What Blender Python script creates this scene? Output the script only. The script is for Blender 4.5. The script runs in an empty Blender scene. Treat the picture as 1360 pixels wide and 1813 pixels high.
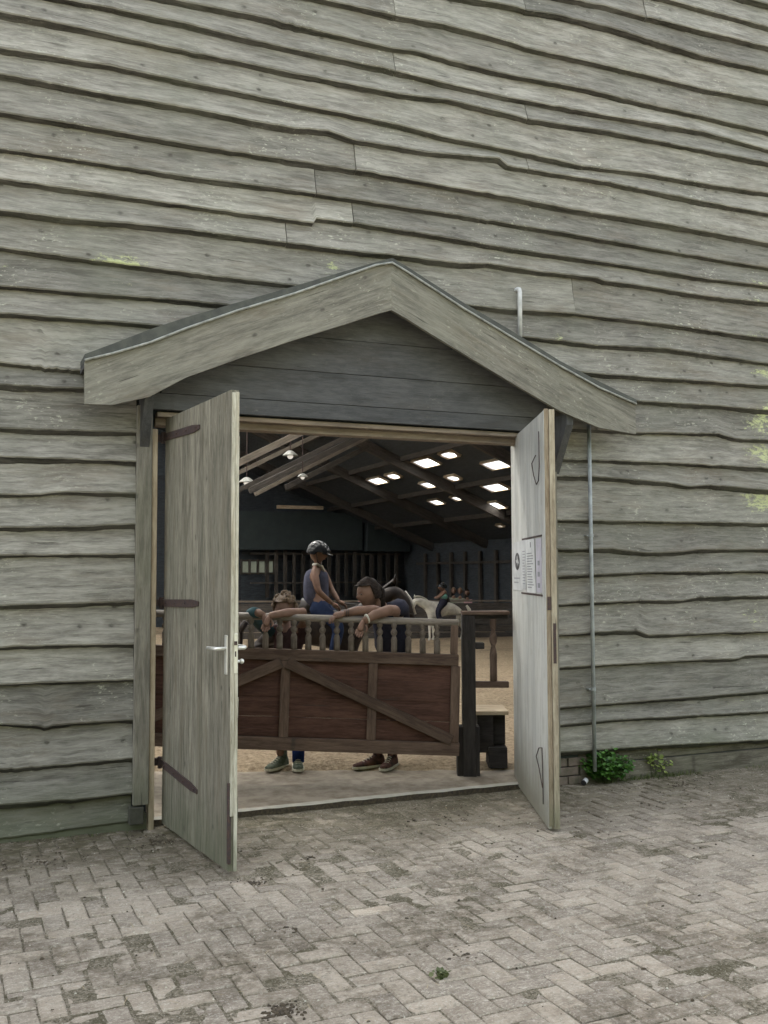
import bpy, math, random
from mathutils import Vector, Matrix, noise
from math import sin, cos, pi, radians
random.seed(7)
V = Vector
scene = bpy.context.scene
C = scene.collection

# ---------------------------------------------------------------- camera, sky, sun, exposure
cam_d = bpy.data.cameras.new("camera"); cam = bpy.data.objects.new("camera", cam_d); C.objects.link(cam)
YAW, PITCH, ROLL, FPX = 0.39834707, 0.06099045, -0.00343863, 1750.0
_f = V((sin(YAW)*cos(PITCH), cos(YAW)*cos(PITCH), sin(PITCH)))
_r = V((cos(YAW), -sin(YAW), 0)); _u = _r.cross(_f)
_c, _s = cos(ROLL), sin(ROLL)
_r2 = _r*_c + _u*_s; _u2 = _u*_c - _r*_s
m = Matrix((_r2, _u2, -_f)).transposed().to_4x4(); m.translation = V((0, -6.215, 1.55))
cam.matrix_world = m
cam_d.sensor_fit = 'VERTICAL'; cam_d.sensor_height = 24; cam_d.lens = 24*FPX/1813.0
cam_d.clip_start = 0.05; cam_d.clip_end = 500
scene.camera = cam

SUN_EL, SUN_AZ = radians(50), radians(-12)
world = bpy.data.worlds.new("World"); scene.world = world; world.use_nodes = True
wn = world.node_tree.nodes; wl = world.node_tree.links; wn.clear()
sky = wn.new('ShaderNodeTexSky'); sky.sky_type = 'NISHITA'; sky.sun_disc = False
sky.sun_elevation = SUN_EL; sky.sun_rotation = SUN_AZ; sky.air_density = 1.0; sky.dust_density = 3.0; sky.ozone_density = 1.0
bg = wn.new('ShaderNodeBackground'); bg.inputs['Strength'].default_value = 0.15
wo = wn.new('ShaderNodeOutputWorld'); hs_ = wn.new('ShaderNodeHueSaturation'); hs_.inputs['Saturation'].default_value = .42; wl.new(sky.outputs[0], hs_.inputs['Color'])
hz = wn.new('ShaderNodeMix'); hz.data_type = 'RGBA'; hz.blend_type = 'MULTIPLY'; hz.inputs[0].default_value = 1; hz.inputs[7].default_value = (1.0, .965, .905, 1)   # warm summer haze
wl.new(hs_.outputs[0], hz.inputs[6]); wl.new(hz.outputs[2], bg.inputs[0]); wl.new(bg.outputs[0], wo.inputs[0])
sd = bpy.data.lights.new("sun", 'SUN'); sd.energy = 4.0; sd.angle = radians(0.5); sd.color = (1.0, 0.95, 0.87)
sun = bpy.data.objects.new("sun", sd); C.objects.link(sun)
sdir = V((sin(SUN_AZ)*cos(SUN_EL), cos(SUN_AZ)*cos(SUN_EL), sin(SUN_EL)))
sun.rotation_euler = sdir.to_track_quat('Z', 'Y').to_euler()
sun.location = (0, 20, 30)
scene.view_settings.view_transform = 'Standard'; scene.view_settings.look = 'None'
scene.view_settings.gamma = 1.0; scene.view_settings.exposure = 2.6

# ---------------------------------------------------------------- helpers
WLOC = {}
def thing(name, label, cat, loc=(0, 0, 0), group=None, kind=None):
    o = bpy.data.objects.new(name, None); C.objects.link(o); o.location = loc
    o.empty_display_size = 0.1
    o['label'] = label; o['category'] = cat
    if group: o['group'] = group
    if kind: o['kind'] = kind
    WLOC[o] = V(loc); return o
def tag(o, label=None, cat=None, group=None, kind=None):
    if label: o['label'] = label
    if cat: o['category'] = cat
    if group: o['group'] = group
    if kind: o['kind'] = kind
    return o
def fbm(x, y=0.0, z=0.0, o=3):
    s, a = 0.0, 1.0
    for k in range(o):
        s += a*noise.noise(V((x, y, z))); x *= 2.1; y *= 2.1; z *= 2.1; a *= .5
    return s

class MB:
    """collects shapes; build() links them as ONE mesh object"""
    def __init__(s):
        s.v, s.f, s.gc, s.rnd, s.mi, s.li = [], [], [], [], [], []
    def add(s, verts, faces, gcs=None, rnd=None, mi=0, li=None):
        b = len(s.v); r = random.random() if rnd is None else rnd
        s.v += [V(p) for p in verts]
        s.gc += [V(g) for g in gcs] if gcs else [V(p) + V((r*31, r*17, r*7)) for p in verts]
        s.rnd += [r]*len(verts); s.li += li if li else [0.0]*len(verts)
        s.f += [tuple(b+i for i in q) for q in faces]; s.mi += [mi]*len(faces)
    def box(s, c, size, R=None, axis=None, mi=0, rnd=None):
        hx, hy, hz = [a/2 for a in size]
        P = [V((x, y, z)) for x in (-hx, hx) for y in (-hy, hy) for z in (-hz, hz)]
        if axis is None: axis = max(range(3), key=lambda i: size[i])
        o = [axis] + [i for i in range(3) if i != axis]
        r = random.random() if rnd is None else rnd
        g = [V((p[o[0]]+r*37, p[o[1]]+r*11, p[o[2]]+r*23)) for p in P]
        F = [(0, 1, 3, 2), (4, 6, 7, 5), (0, 4, 5, 1), (2, 3, 7, 6), (0, 2, 6, 4), (1, 5, 7, 3)]
        c = V(c)
        s.add([(R @ p if R else p) + c for p in P], F, g, r, mi)
    def beam(s, a, b, w, h, up=(0, 0, 1), mi=0, rnd=None):
        """box from a to b, w wide across, h along 'up'"""
        a, b = V(a), V(b); d = b-a; L = d.length; x = d/L
        y = V(up).cross(x); y = y.normalized() if y.length > 1e-6 else V((0, 1, 0)); z = x.cross(y)
        R = Matrix((x, y, z)).transposed()
        s.box((a+b)/2, (L, w, h), R, 0, mi, rnd)
    def prism_y(s, poly, y0, y1, ang=0.0, mi=0, rnd=None, sub=0):
        """outline in x, z carried from y0 to y1"""
        n = len(poly); r = random.random() if rnd is None else rnd
        ca, sa = cos(ang), sin(ang)
        vs, g = [], []
        for y in (y0, y1):
            for x, z in poly:
                vs.append((x, y, z)); g.append((x*ca+z*sa+r*31, -x*sa+z*ca+r*13, y))
        F = [tuple(range(n)), tuple(reversed(range(n, 2*n)))] + [(i, i+n, (i+1) % n+n, (i+1) % n) for i in range(n)]
        s.add(vs, F, g, r, mi)
    def band(s, top, bot, y0, y1, ang=0.0, mi=0, rnd=None):
        """strip between two x, z polylines of the same length, carried from y0 to y1"""
        n = len(top); r = random.random() if rnd is None else rnd
        ca, sa = cos(ang), sin(ang); vs, g = [], []
        for i in range(n):
            for (x, z), y in ((top[i], y0), (bot[i], y0), (bot[i], y1), (top[i], y1)):
                vs.append((x, y, z)); g.append((x*ca+z*sa+r*31, -x*sa+z*ca+r*13, y))
        F = [(0, 3, 2, 1), (4*n-4, 4*n-3, 4*n-2, 4*n-1)]
        for i in range(n-1):
            for k in range(4):
                a, b = 4*i+k, 4*i+(k+1) % 4
                F.append((a, b, b+4, a+4))
        s.add(vs, F, g, r, mi)
    def tube(s, pts, rad, n=10, mi=0, cap=True, rnd=None, squash=1.0):
        pts = [V(p) for p in pts]; k = len(pts)
        rad = rad if isinstance(rad, (list, tuple)) else [rad]*k
        r = random.random() if rnd is None else rnd
        vs, g, F = [], [], []; up = None; L = 0
        for i, p in enumerate(pts):
            d = (pts[min(i+1, k-1)] - pts[max(i-1, 0)]).normalized()
            if up is None: up = d.orthogonal().normalized()
            up = (up - d*up.dot(d)).normalized(); sd_ = d.cross(up)
            if i: L += (p-pts[i-1]).length
            for j in range(n):
                a = 2*pi*j/n
                vs.append(p + (up*cos(a) + sd_*sin(a)*squash)*rad[i]); g.append((L+r*31, a*rad[i]+r*7, r*3))
        for i in range(k-1):
            for j in range(n):
                F.append((i*n+j, i*n+(j+1) % n, (i+1)*n+(j+1) % n, (i+1)*n+j))
        if cap: F += [tuple(reversed(range(n))), tuple(range((k-1)*n, k*n))]
        s.add(vs, F, g, r, mi)
    def lathe(s, c, prof, n=12, R=None, mi=0, rnd=None):
        """(radius, height) profile turned about the z axis at c"""
        vs, F, g = [], [], []; r = random.random() if rnd is None else rnd
        for rr, h in prof:
            for j in range(n):
                a = 2*pi*j/n; p = V((rr*cos(a), rr*sin(a), h))
                vs.append((R @ p if R else p) + V(c)); g.append((h+r*31, a*rr, r*5))
        k = len(prof)
        for i in range(k-1):
            for j in range(n):
                F.append((i*n+j, i*n+(j+1) % n, (i+1)*n+(j+1) % n, (i+1)*n+j))
        F += [tuple(reversed(range(n))), tuple(range((k-1)*n, k*n))]
        s.add(vs, F, g, r, mi)
    def ball(s, c, rad, n=12, mi=0, R=None):
        vs, F = [], []; m_ = n//2
        rx, ry, rz = rad if isinstance(rad, (list, tuple)) else (rad,)*3
        for i in range(m_+1):
            t = pi*i/m_
            for j in range(n):
                a = 2*pi*j/n; p = V((rx*sin(t)*cos(a), ry*sin(t)*sin(a), rz*cos(t)))
                vs.append((R @ p if R else p) + V(c))
        for i in range(m_):
            for j in range(n):
                F.append((i*n+j, (i+1)*n+j, (i+1)*n+(j+1) % n, i*n+(j+1) % n))
        s.add(vs, F, None, None, mi)
    def mesh(s, other, mi=0, M=None):
        """adds a bpy mesh"""
        s.add([(M @ v.co if M else v.co) for v in other.vertices], [tuple(p.vertices) for p in other.polygons], None, None, mi)
    def build(s, name, mats, parent=None, smooth=False, bevel=0.0, loc=None, **kw):
        me = bpy.data.meshes.new(name)
        off = WLOC[parent] if parent else V(loc) if loc else V((0, 0, 0))
        me.from_pydata([tuple(v-off) for v in s.v], [], s.f)
        for mt in (mats if isinstance(mats, (list, tuple)) else [mats]): me.materials.append(mt)
        me.polygons.foreach_set('material_index', s.mi)
        a = me.attributes.new('gc', 'FLOAT_VECTOR', 'POINT'); a.data.foreach_set('vector', [c for g in s.gc for c in g])
        a = me.attributes.new('rnd', 'FLOAT', 'POINT'); a.data.foreach_set('value', s.rnd)
        a = me.attributes.new('lich', 'FLOAT', 'POINT'); a.data.foreach_set('value', s.li)
        if smooth: me.polygons.foreach_set('use_smooth', [True]*len(me.polygons))
        me.update()
        if bevel:
            import bmesh
            bm = bmesh.new(); bm.from_mesh(me)
            bmesh.ops.bevel(bm, geom=list(bm.edges), offset=bevel, segments=1, affect='EDGES', clamp_overlap=True)
            bm.to_mesh(me); bm.free()
        o = bpy.data.objects.new(name, me); C.objects.link(o)
        if parent: o.parent = parent
        elif loc: o.location = loc
        WLOC[o] = off
        tag(o, **kw)
        return o

def copy_tree(o, parent=None, dup_loc=None):
    c = o.copy(); C.objects.link(c)
    if parent: c.parent = parent
    if dup_loc is not None: c.location = dup_loc
    for ch in list(o.children): copy_tree(ch, c)
    return c

def skin(pts, edges, root=None, level=1):
    """one continuous tapered surface over a skeleton of joints {name: (co, radius)}; returns a mesh"""
    names = list(pts); ix = {n: i for i, n in enumerate(names)}
    me = bpy.data.meshes.new('skeleton')
    me.from_pydata([tuple(pts[n][0]) for n in names], [(ix[a], ix[b]) for a, b in edges], [])
    o = bpy.data.objects.new('skeleton', me); C.objects.link(o)
    sk = o.modifiers.new('skin', 'SKIN'); sk.use_smooth_shade = True; sk.branch_smoothing = 0.6
    for i, n in enumerate(names):
        r = pts[n][1]; r = r if isinstance(r, tuple) else (r, r)
        me.skin_vertices[0].data[i].radius = r
        me.skin_vertices[0].data[i].use_root = (n == (root or names[0]))
    ss = o.modifiers.new('sub', 'SUBSURF'); ss.levels = level; ss.render_levels = level
    dg = bpy.context.evaluated_depsgraph_get(); dg.update()
    out = bpy.data.meshes.new_from_object(o.evaluated_get(dg))
    bpy.data.objects.remove(o); bpy.data.meshes.remove(me)
    return out

# ---------------------------------------------------------------- materials
def new_mat(name):
    mt = bpy.data.materials.new(name); mt.use_nodes = True
    nt = mt.node_tree; nt.nodes.clear()
    out = nt.nodes.new('ShaderNodeOutputMaterial'); b = nt.nodes.new('ShaderNodeBsdfPrincipled')
    nt.links.new(b.outputs[0], out.inputs[0]); return mt, nt, b, out
class NT:
    """tiny helper for node graphs"""
    def __init__(s, nt): s.nt = nt
    def n(s, t, **k):
        d = s.nt.nodes.new('ShaderNode'+t)
        for a, b in k.items(): setattr(d, a, b)
        return d
    def put(s, sock, val):
        if hasattr(val, 'links'): s.nt.links.new(val, sock)
        elif isinstance(val, (tuple, list)) and len(val) == 3 and sock.type == 'RGBA': sock.default_value = (*val, 1)
        else: sock.default_value = val
    def attr(s, name, what='Vector'): return s.n('Attribute', attribute_name=name).outputs[what]
    def obj(s): return s.n('TexCoord').outputs['Object']
    def scale(s, vec, sc):
        d = s.n('Mapping'); s.put(d.inputs['Vector'], vec); d.inputs['Scale'].default_value = sc; return d.outputs[0]
    def noise(s, vec, scale=1.0, detail=4.0, rough=.55, dist=0.0):
        d = s.n('TexNoise'); s.put(d.inputs['Vector'], vec); d.inputs['Scale'].default_value = scale
        d.inputs['Detail'].default_value = detail; d.inputs['Roughness'].default_value = rough; d.inputs['Distortion'].default_value = dist
        return d.outputs['Fac']
    def vor(s, vec, scale=1.0, feature='F1', out='Distance', dim='3D'):
        d = s.n('TexVoronoi', feature=feature, voronoi_dimensions=dim); s.put(d.inputs['Vector'], vec); d.inputs['Scale'].default_value = scale; return d.outputs[out]
    def math(s, op, a, b=0.0, clamp=False):
        d = s.n('Math', operation=op, use_clamp=clamp); s.put(d.inputs[0], a); s.put(d.inputs[1], b); return d.outputs[0]
    def map(s, v, a, b, c=0.0, d_=1.0):
        d = s.n('MapRange'); s.put(d.inputs['Value'], v)
        for i, x in zip(('From Min', 'From Max', 'To Min', 'To Max'), (a, b, c, d_)): d.inputs[i].default_value = x
        return d.outputs[0]
    def mix(s, f, a, b, blend='MIX'):
        d = s.n('Mix', data_type='RGBA', blend_type=blend); s.put(d.inputs[0], f); s.put(d.inputs[6], a); s.put(d.inputs[7], b); return d.outputs[2]
    def bump(s, h, strength=.5, dist=.01, normal=None):
        d = s.n('Bump'); s.put(d.inputs['Height'], h); d.inputs['Strength'].default_value = strength; d.inputs['Distance'].default_value = dist
        if normal is not None: s.put(d.inputs['Normal'], normal)
        return d.outputs[0]

def wood(name, c1, c2, green=0.0, greenc=(0.16, 0.19, 0.12), white=0.0, lich=False, knots=1.0, bump=.5, rough=.85, streak=1.0, var=.35, splash=0.0):
    mt, nt, b, out = new_mat(name); g = NT(nt); gc = g.attr('gc'); rnd = g.attr('rnd', 'Fac'); oc = g.obj()
    s1 = g.noise(g.scale(gc, (3.6, 34, 34)), 1, 6, .68, .5)
    s2 = g.noise(g.scale(gc, (14, 170, 170)), 1, 4, .7)
    p = g.noise(g.scale(gc, (2.6, 9, 9)), 1, 6, .72)
    f = g.math('ADD', g.math('ADD', g.math('MULTIPLY', s1, .45*streak), g.math('MULTIPLY', s2, .25)), g.math('MULTIPLY', p, .75-.45*streak))
    col = g.mix(g.map(f, .42, .58), c1, c2)
    # each board its own tone
    tone = g.math('ADD', g.math('MULTIPLY', rnd, var), 1-var/2)
    tn = g.n('Combine' + 'Color'); [g.put(tn.inputs[i], tone) for i in range(3)]
    col = g.mix(1.0, col, tn.outputs[0], 'MULTIPLY')
    # blotches of brown under the grey
    br = g.map(g.noise(g.scale(gc, (.9, 4, 4)), 1.7, 5, .7), .52, .72, 0, .5)
    col = g.mix(br, col, (c1[0]*1.15, c1[1]*.98, c1[2]*.82))
    if green:
        gm = g.map(g.noise(oc, 1.3, 5, .65), .45, .68, 0, green)
        col = g.mix(gm, col, greenc)
    if splash:
        sz = g.n('SeparateXYZ'); g.put(sz.inputs[0], oc)
        h = g.math('ADD', sz.outputs[2], g.math('MULTIPLY', g.noise(oc, 4, 5), .5))
        col = g.mix(g.map(h, .28, .62, splash, 0), col, (0.10, 0.115, 0.07))
    if knots:
        vv = g.scale(gc, (6.2, 9, 9)); vd = g.vor(vv, 1, 'F1', 'Distance', '2D'); vc = g.vor(vv, 1, 'F1', 'Color', '2D')
        sel = g.math('GREATER_THAN', vc, .76)
        ring = g.map(g.math('ADD', vd, g.math('MULTIPLY', g.noise(g.scale(gc, (60, 60, 60)), 1, 3), .10)), .10, .19, 1, 0)
        wob = g.noise(g.scale(gc, (20, 40, 40)), 1, 2)
        k = g.math('MULTIPLY', g.math('MULTIPLY', g.math('MULTIPLY', ring, sel), g.map(wob, .3, .6)), 1.0*knots)
        col = g.mix(k, col, (0.05, 0.045, 0.038))
        halo = g.math('MULTIPLY', g.math('MULTIPLY', g.map(vd, .1, .4, 1, 0), sel), .3*knots)
        col = g.mix(halo, col, c1)
    if white:
        wm = g.math('MULTIPLY', g.map(g.noise(g.scale(gc, (25, 55, 55)), 1, 4, .7), .58, .68), g.map(g.noise(oc, 1.9, 4, .6), .47, .66, 0, white))
        col = g.mix(wm, col, (0.52, 0.52, 0.43))
    ck = g.map(g.noise(g.scale(gc, (2.4, 60, 60)), 1, 5, .6, .8), .29, .36, .7, 0)
    col = g.mix(ck, col, (0.045, 0.04, 0.035))
    if lich:
        la = g.attr('lich', 'Fac')
        lm = g.map(g.math('ADD', g.math('MULTIPLY', la, .30), g.math('MULTIPLY', g.noise(g.scale(oc, (16, 30, 42)), 1, 8, .85), 1.05)), .765, .83)
        col = g.mix(g.math('MULTIPLY', lm, .85), col, g.mix(g.noise(oc, 60, 3), (0.35, 0.38, 0.20), (0.56, 0.60, 0.31)))
    g.put(b.inputs['Base Color'], col); b.inputs['Roughness'].default_value = rough
    b.inputs['Specular IOR Level'].default_value = .25
    hgt = g.math('SUBTRACT', g.math('ADD', g.math('MULTIPLY', s1, .7), g.math('MULTIPLY', s2, .3)), g.math('MULTIPLY', ck, .5))
    g.put(b.inputs['Normal'], g.bump(hgt, bump, .006))
    return mt

def plain(name, col, rough=.6, metal=0.0, var=.12, scale=30, bump=.15, col2=None, spec=.5, lo=.4, hi=.65):
    mt, nt, b, out = new_mat(name); g = NT(nt); oc = g.obj()
    f = g.noise(oc, scale, 5, .6)
    c2 = col2 or tuple(min(1, c*(1-var*2.2)) for c in col)
    g.put(b.inputs['Base Color'], g.mix(g.map(f, lo, hi), col, c2))
    b.inputs['Roughness'].default_value = rough; b.inputs['Metallic'].default_value = metal
    b.inputs['Specular IOR Level'].default_value = spec
    if bump: g.put(b.inputs['Normal'], g.bump(f, bump, .004))
    return mt

M_clad = wood('weathered_cladding', (0.135, 0.128, 0.112), (0.295, 0.283, 0.252), green=.3, greenc=(0.20, 0.21, 0.17), white=.9, lich=True, knots=1.0, bump=.8, var=.55, splash=.55)
M_edge = wood('shaded_waney_edge', (0.030, 0.029, 0.028), (0.115, 0.11, 0.105), green=.2, knots=0, bump=1.0, var=.3, white=.25)  # board undersides, colour darkened to deepen the lap shadows
M_barge = wood('bargeboard_wood', (0.125, 0.118, 0.102), (0.25, 0.24, 0.205), green=.3, greenc=(0.20, 0.205, 0.165), white=.5, lich=True, knots=.8, var=.2)
M_head = wood('canopy_shade_wood', (0.055, 0.056, 0.058), (0.10, 0.10, 0.102), green=.0, white=.12, knots=.5, var=.25, streak=.7)  # unbleached boards, darkened further with the canopy's shade
M_trim = wood('trim_wood', (0.12, 0.112, 0.095), (0.235, 0.22, 0.185), green=.35, greenc=(0.16, 0.17, 0.115), knots=.6, var=.2, splash=.7)
M_jamb = wood('jamb_wood', (0.30, 0.24, 0.17), (0.50, 0.42, 0.31), green=.0, knots=.6, var=.3, splash=.3)
M_lint = wood('lintel_wood', (0.17, 0.135, 0.11), (0.30, 0.245, 0.195), knots=.6, var=.2)
M_leaf = wood('door_wood', (0.12, 0.113, 0.09), (0.265, 0.247, 0.20), green=.35, greenc=(0.165, 0.17, 0.13), white=.15, knots=.7, bump=.4, var=.3, streak=1.25, splash=.5)
M_ledge = wood('door_edge_wood', (0.30, 0.28, 0.22), (0.60, 0.58, 0.50), knots=0, var=.2, splash=.6)
M_redge = wood('door_edge_brown', (0.17, 0.13, 0.09), (0.36, 0.30, 0.22), knots=0, var=.3, splash=.5)
M_gate = wood('gate_wood', (0.065, 0.042, 0.031), (0.135, 0.092, 0.068), knots=.7, bump=.4, var=.5)
M_gpan = wood('gate_panel_wood', (0.042, 0.020, 0.014), (0.092, 0.047, 0.034), knots=.8, bump=.4, var=.5)
M_post = wood('dark_post_wood', (0.018, 0.015, 0.014), (0.042, 0.036, 0.032), knots=.4, var=.2)
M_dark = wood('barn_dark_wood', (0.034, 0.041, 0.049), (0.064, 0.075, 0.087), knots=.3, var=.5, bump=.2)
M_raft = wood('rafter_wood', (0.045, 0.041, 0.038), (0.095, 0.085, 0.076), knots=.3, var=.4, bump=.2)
M_brace = wood('sunlit_brace_wood', (0.12, 0.105, 0.085), (0.22, 0.19, 0.155), knots=.3, var=.3)  # paler tone paints sunlight onto the braces
M_pale = wood('pale_new_wood', (0.32, 0.25, 0.17), (0.52, 0.43, 0.31), knots=.5, var=.3)

def white_paint():
    mt, nt, b, out = new_mat('worn_white_paint'); g = NT(nt); gc = g.attr('gc'); oc = g.obj()
    col = g.mix(g.map(g.noise(g.scale(gc, (.8, 7, 7)), 1, 5, .6), .35, .65), (0.36, 0.375, 0.365), (0.56, 0.57, 0.54))
    col = g.mix(g.map(g.noise(g.scale(gc, (5, 22, 22)), 1, 6, .7), .52, .68, 0, .6), col, (0.24, 0.225, 0.18))
    sz = g.n('SeparateXYZ'); g.put(sz.inputs[0], oc)
    h = g.math('ADD', sz.outputs[2], g.math('MULTIPLY', g.noise(oc, 3, 5), .5))
    col = g.mix(g.map(h, .3, .75, .8, 0), col, (0.19, 0.18, 0.13))
    col = g.mix(g.map(g.noise(oc, 45, 4, .7), .68, .73, 0, .8), col, (0.10, 0.09, 0.08))
    g.put(b.inputs['Base Color'], col); b.inputs['Roughness'].default_value = .6
    g.put(b.inputs['Normal'], g.bump(g.noise(g.scale(gc, (4, 60, 60)), 1, 4), .25, .003)); return mt
M_white = white_paint()
M_felt = plain('roofing_felt', (0.055, 0.058, 0.055), .9, scale=14, bump=.3, col2=(0.08, 0.085, 0.075))
M_flash = plain('grey_flashing', (0.30, 0.31, 0.29), .55, var=.2, scale=25)
M_rust = plain('rusty_iron', (0.055, 0.042, 0.045), .75, .3, scale=60, col2=(0.09, 0.055, 0.045), bump=.4)
M_steel = plain('satin_metal', (0.78, 0.78, 0.74), .35, .6, var=.05, scale=20, bump=0)
M_pipe = plain('grey_pipe', (0.33, 0.36, 0.37), .5, 0, scale=14, col2=(0.22, 0.24, 0.25))
M_paper = plain('paper', (0.66, 0.68, 0.68), .7, scale=9, var=.08, bump=0)
M_paper2 = plain('grey_paper', (0.5, 0.52, 0.53), .7, scale=9, var=.1, bump=0)
M_lilac = plain('lilac_paper', (0.55, 0.53, 0.6), .7, scale=9, var=.1, bump=0)
M_ink = plain('printed_ink', (0.03, 0.03, 0.035), .6, bump=0)
M_inkg = plain('grey_print', (0.25, 0.26, 0.28), .6, bump=0)
M_conc = plain('worn_concrete', (0.25, 0.215, 0.165), .9, scale=9, col2=(0.15, 0.12, 0.085), bump=.6)
M_concl = plain('pale_concrete_edge', (0.36, 0.34, 0.29), .85, scale=14, col2=(0.3, 0.29, 0.24), bump=.5)
M_brick = plain('plinth_brick', (0.19, 0.15, 0.13), .9, scale=12, col2=(0.10, 0.09, 0.065), bump=.5)
M_mud = plain('dark_mud', (0.045, 0.036, 0.026), .95, scale=50, col2=(0.09, 0.07, 0.045), bump=.6)
M_chip = plain('pale_chip', (0.55, 0.53, 0.45), .8, scale=50, bump=.2)
M_straw = plain('straw', (0.34, 0.28, 0.17), .8, scale=30, bump=.2)

def paver_mat():
    mt, nt, b, out = new_mat('worn_pavers'); g = NT(nt); oc = g.obj(); rnd = g.attr('rnd', 'Fac'); gc = g.attr('gc')
    col = g.mix(rnd, (0.15, 0.125, 0.10), (0.335, 0.285, 0.225))
    col = g.mix(g.map(g.noise(gc, 9, 5, .7), .35, .65, 0, .6), col, (0.385, 0.342, 0.28))
    col = g.mix(g.map(g.noise(g.scale(oc, (22, 34, 20)), 1, 7, .8), .53, .62, 0, .55), col, (0.14, 0.125, 0.095))
    col = g.mix(g.map(g.noise(g.scale(oc, (26, 40, 20)), 1.1, 7, .82), .54, .62, 0, .65), col, (0.48, 0.45, 0.38))
    # coarse grit
    col = g.mix(g.map(g.noise(oc, 95, 5, .75), .54, .66, 0, .75), col, (0.50, 0.48, 0.42))
    col = g.mix(g.map(g.noise(oc, 70, 5, .75), .57, .68, 0, .8), col, (0.085, 0.078, 0.06))
    # chaff trodden into the surface, in streaks
    col = g.mix(g.map(g.noise(g.scale(oc, (14, 42, 20)), 1, 6, .8), .54, .64, 0, .6), col, (0.47, 0.44, 0.37))
    # mud and moss patches
    mud = g.math('MULTIPLY', g.map(g.noise(oc, 1.15, 6, .68),     .47, .60), g.map(g.noise(oc, 14, 7, .8), .40, .56))
    col = g.mix(g.math('MULTIPLY', mud, .72), col, (0.072, 0.057, 0.036))
    sy = g.n('SeparateXYZ'); g.put(sy.inputs[0], oc)
    near = g.map(g.math('ADD', sy.outputs[1], g.math('MULTIPLY', g.noise(oc, 2.2, 5), .9)), -.75, .35, 0, .85)
    near = g.math('MULTIPLY', near, g.map(g.noise(oc, 9, 6, .78), .35, .52))
    col = g.mix(near, col, (0.085, 0.076, 0.045))
    b.inputs['Roughness'].default_value = .92; b.inputs['Specular IOR Level'].default_value = .2
    g.put(b.inputs['Base Color'], col)
    h = g.math('ADD', g.noise(oc, 85, 6, .75), g.math('MULTIPLY', g.noise(oc, 16, 4), 1.2))
    g.put(b.inputs['Normal'], g.bump(h, .9, .008)); return mt
def dirt_mat():
    mt, nt, b, out = new_mat('joint_dirt'); g = NT(nt); oc = g.obj()
    col = g.mix(g.map(g.noise(oc, 60, 6, .8), .4, .6), (0.085, 0.073, 0.05), (0.28, 0.25, 0.195))
    col = g.mix(g.map(g.noise(oc, 3.5, 6, .75), .48, .6, 0, .75), col, (0.075, 0.068, 0.04))
    col = g.mix(g.map(g.noise(oc, 110, 3, .7), .58, .66, 0, .8), col, (0.46, 0.43, 0.36))
    b.inputs['Roughness'].default_value = .95; b.inputs['Specular IOR Level'].default_value = .1
    g.put(b.inputs['Base Color'], col); g.put(b.inputs['Normal'], g.bump(g.noise(oc, 120, 6, .8), 1.0, .01)); return mt
def sand_mat():
    mt, nt, b, out = new_mat('arena_sand'); g = NT(nt); oc = g.obj()
    col = g.mix(g.map(g.noise(oc, 22, 6, .75), .38, .62), (0.22, 0.165, 0.105), (0.46, 0.37, 0.26))
    col = g.mix(g.map(g.noise(oc, .8, 5, .7), .48, .62, 0, .5), col, (0.2, 0.155, 0.11))
    b.inputs['Roughness'].default_value = .95; b.inputs['Specular IOR Level'].default_value = .1
    g.put(b.inputs['Base Color'], col); g.put(b.inputs['Normal'], g.bump(g.noise(oc, 14, 6, .8), 1.0, .05)); return mt
M_pave, M_dirt, M_sand = paver_mat(), dirt_mat(), sand_mat()

def pane_mat():
    mt, nt, b, out = new_mat('translucent_rooflight'); g = NT(nt)
    t = g.n('BsdfTranslucent'); t.inputs[0].default_value = (0.93, 0.95, 0.95, 1)
    tr = g.n('BsdfTransparent'); tr.inputs[0].default_value = (1, 1, 1, 1); mx = g.n('MixShader'); mx.inputs[0].default_value = .06
    nt.links.new(t.outputs[0], mx.inputs[1]); nt.links.new(tr.outputs[0], mx.inputs[2]); nt.links.new(mx.outputs[0], out.inputs[0])
    nt.nodes.remove(b); return mt
M_pane = pane_mat()
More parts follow.
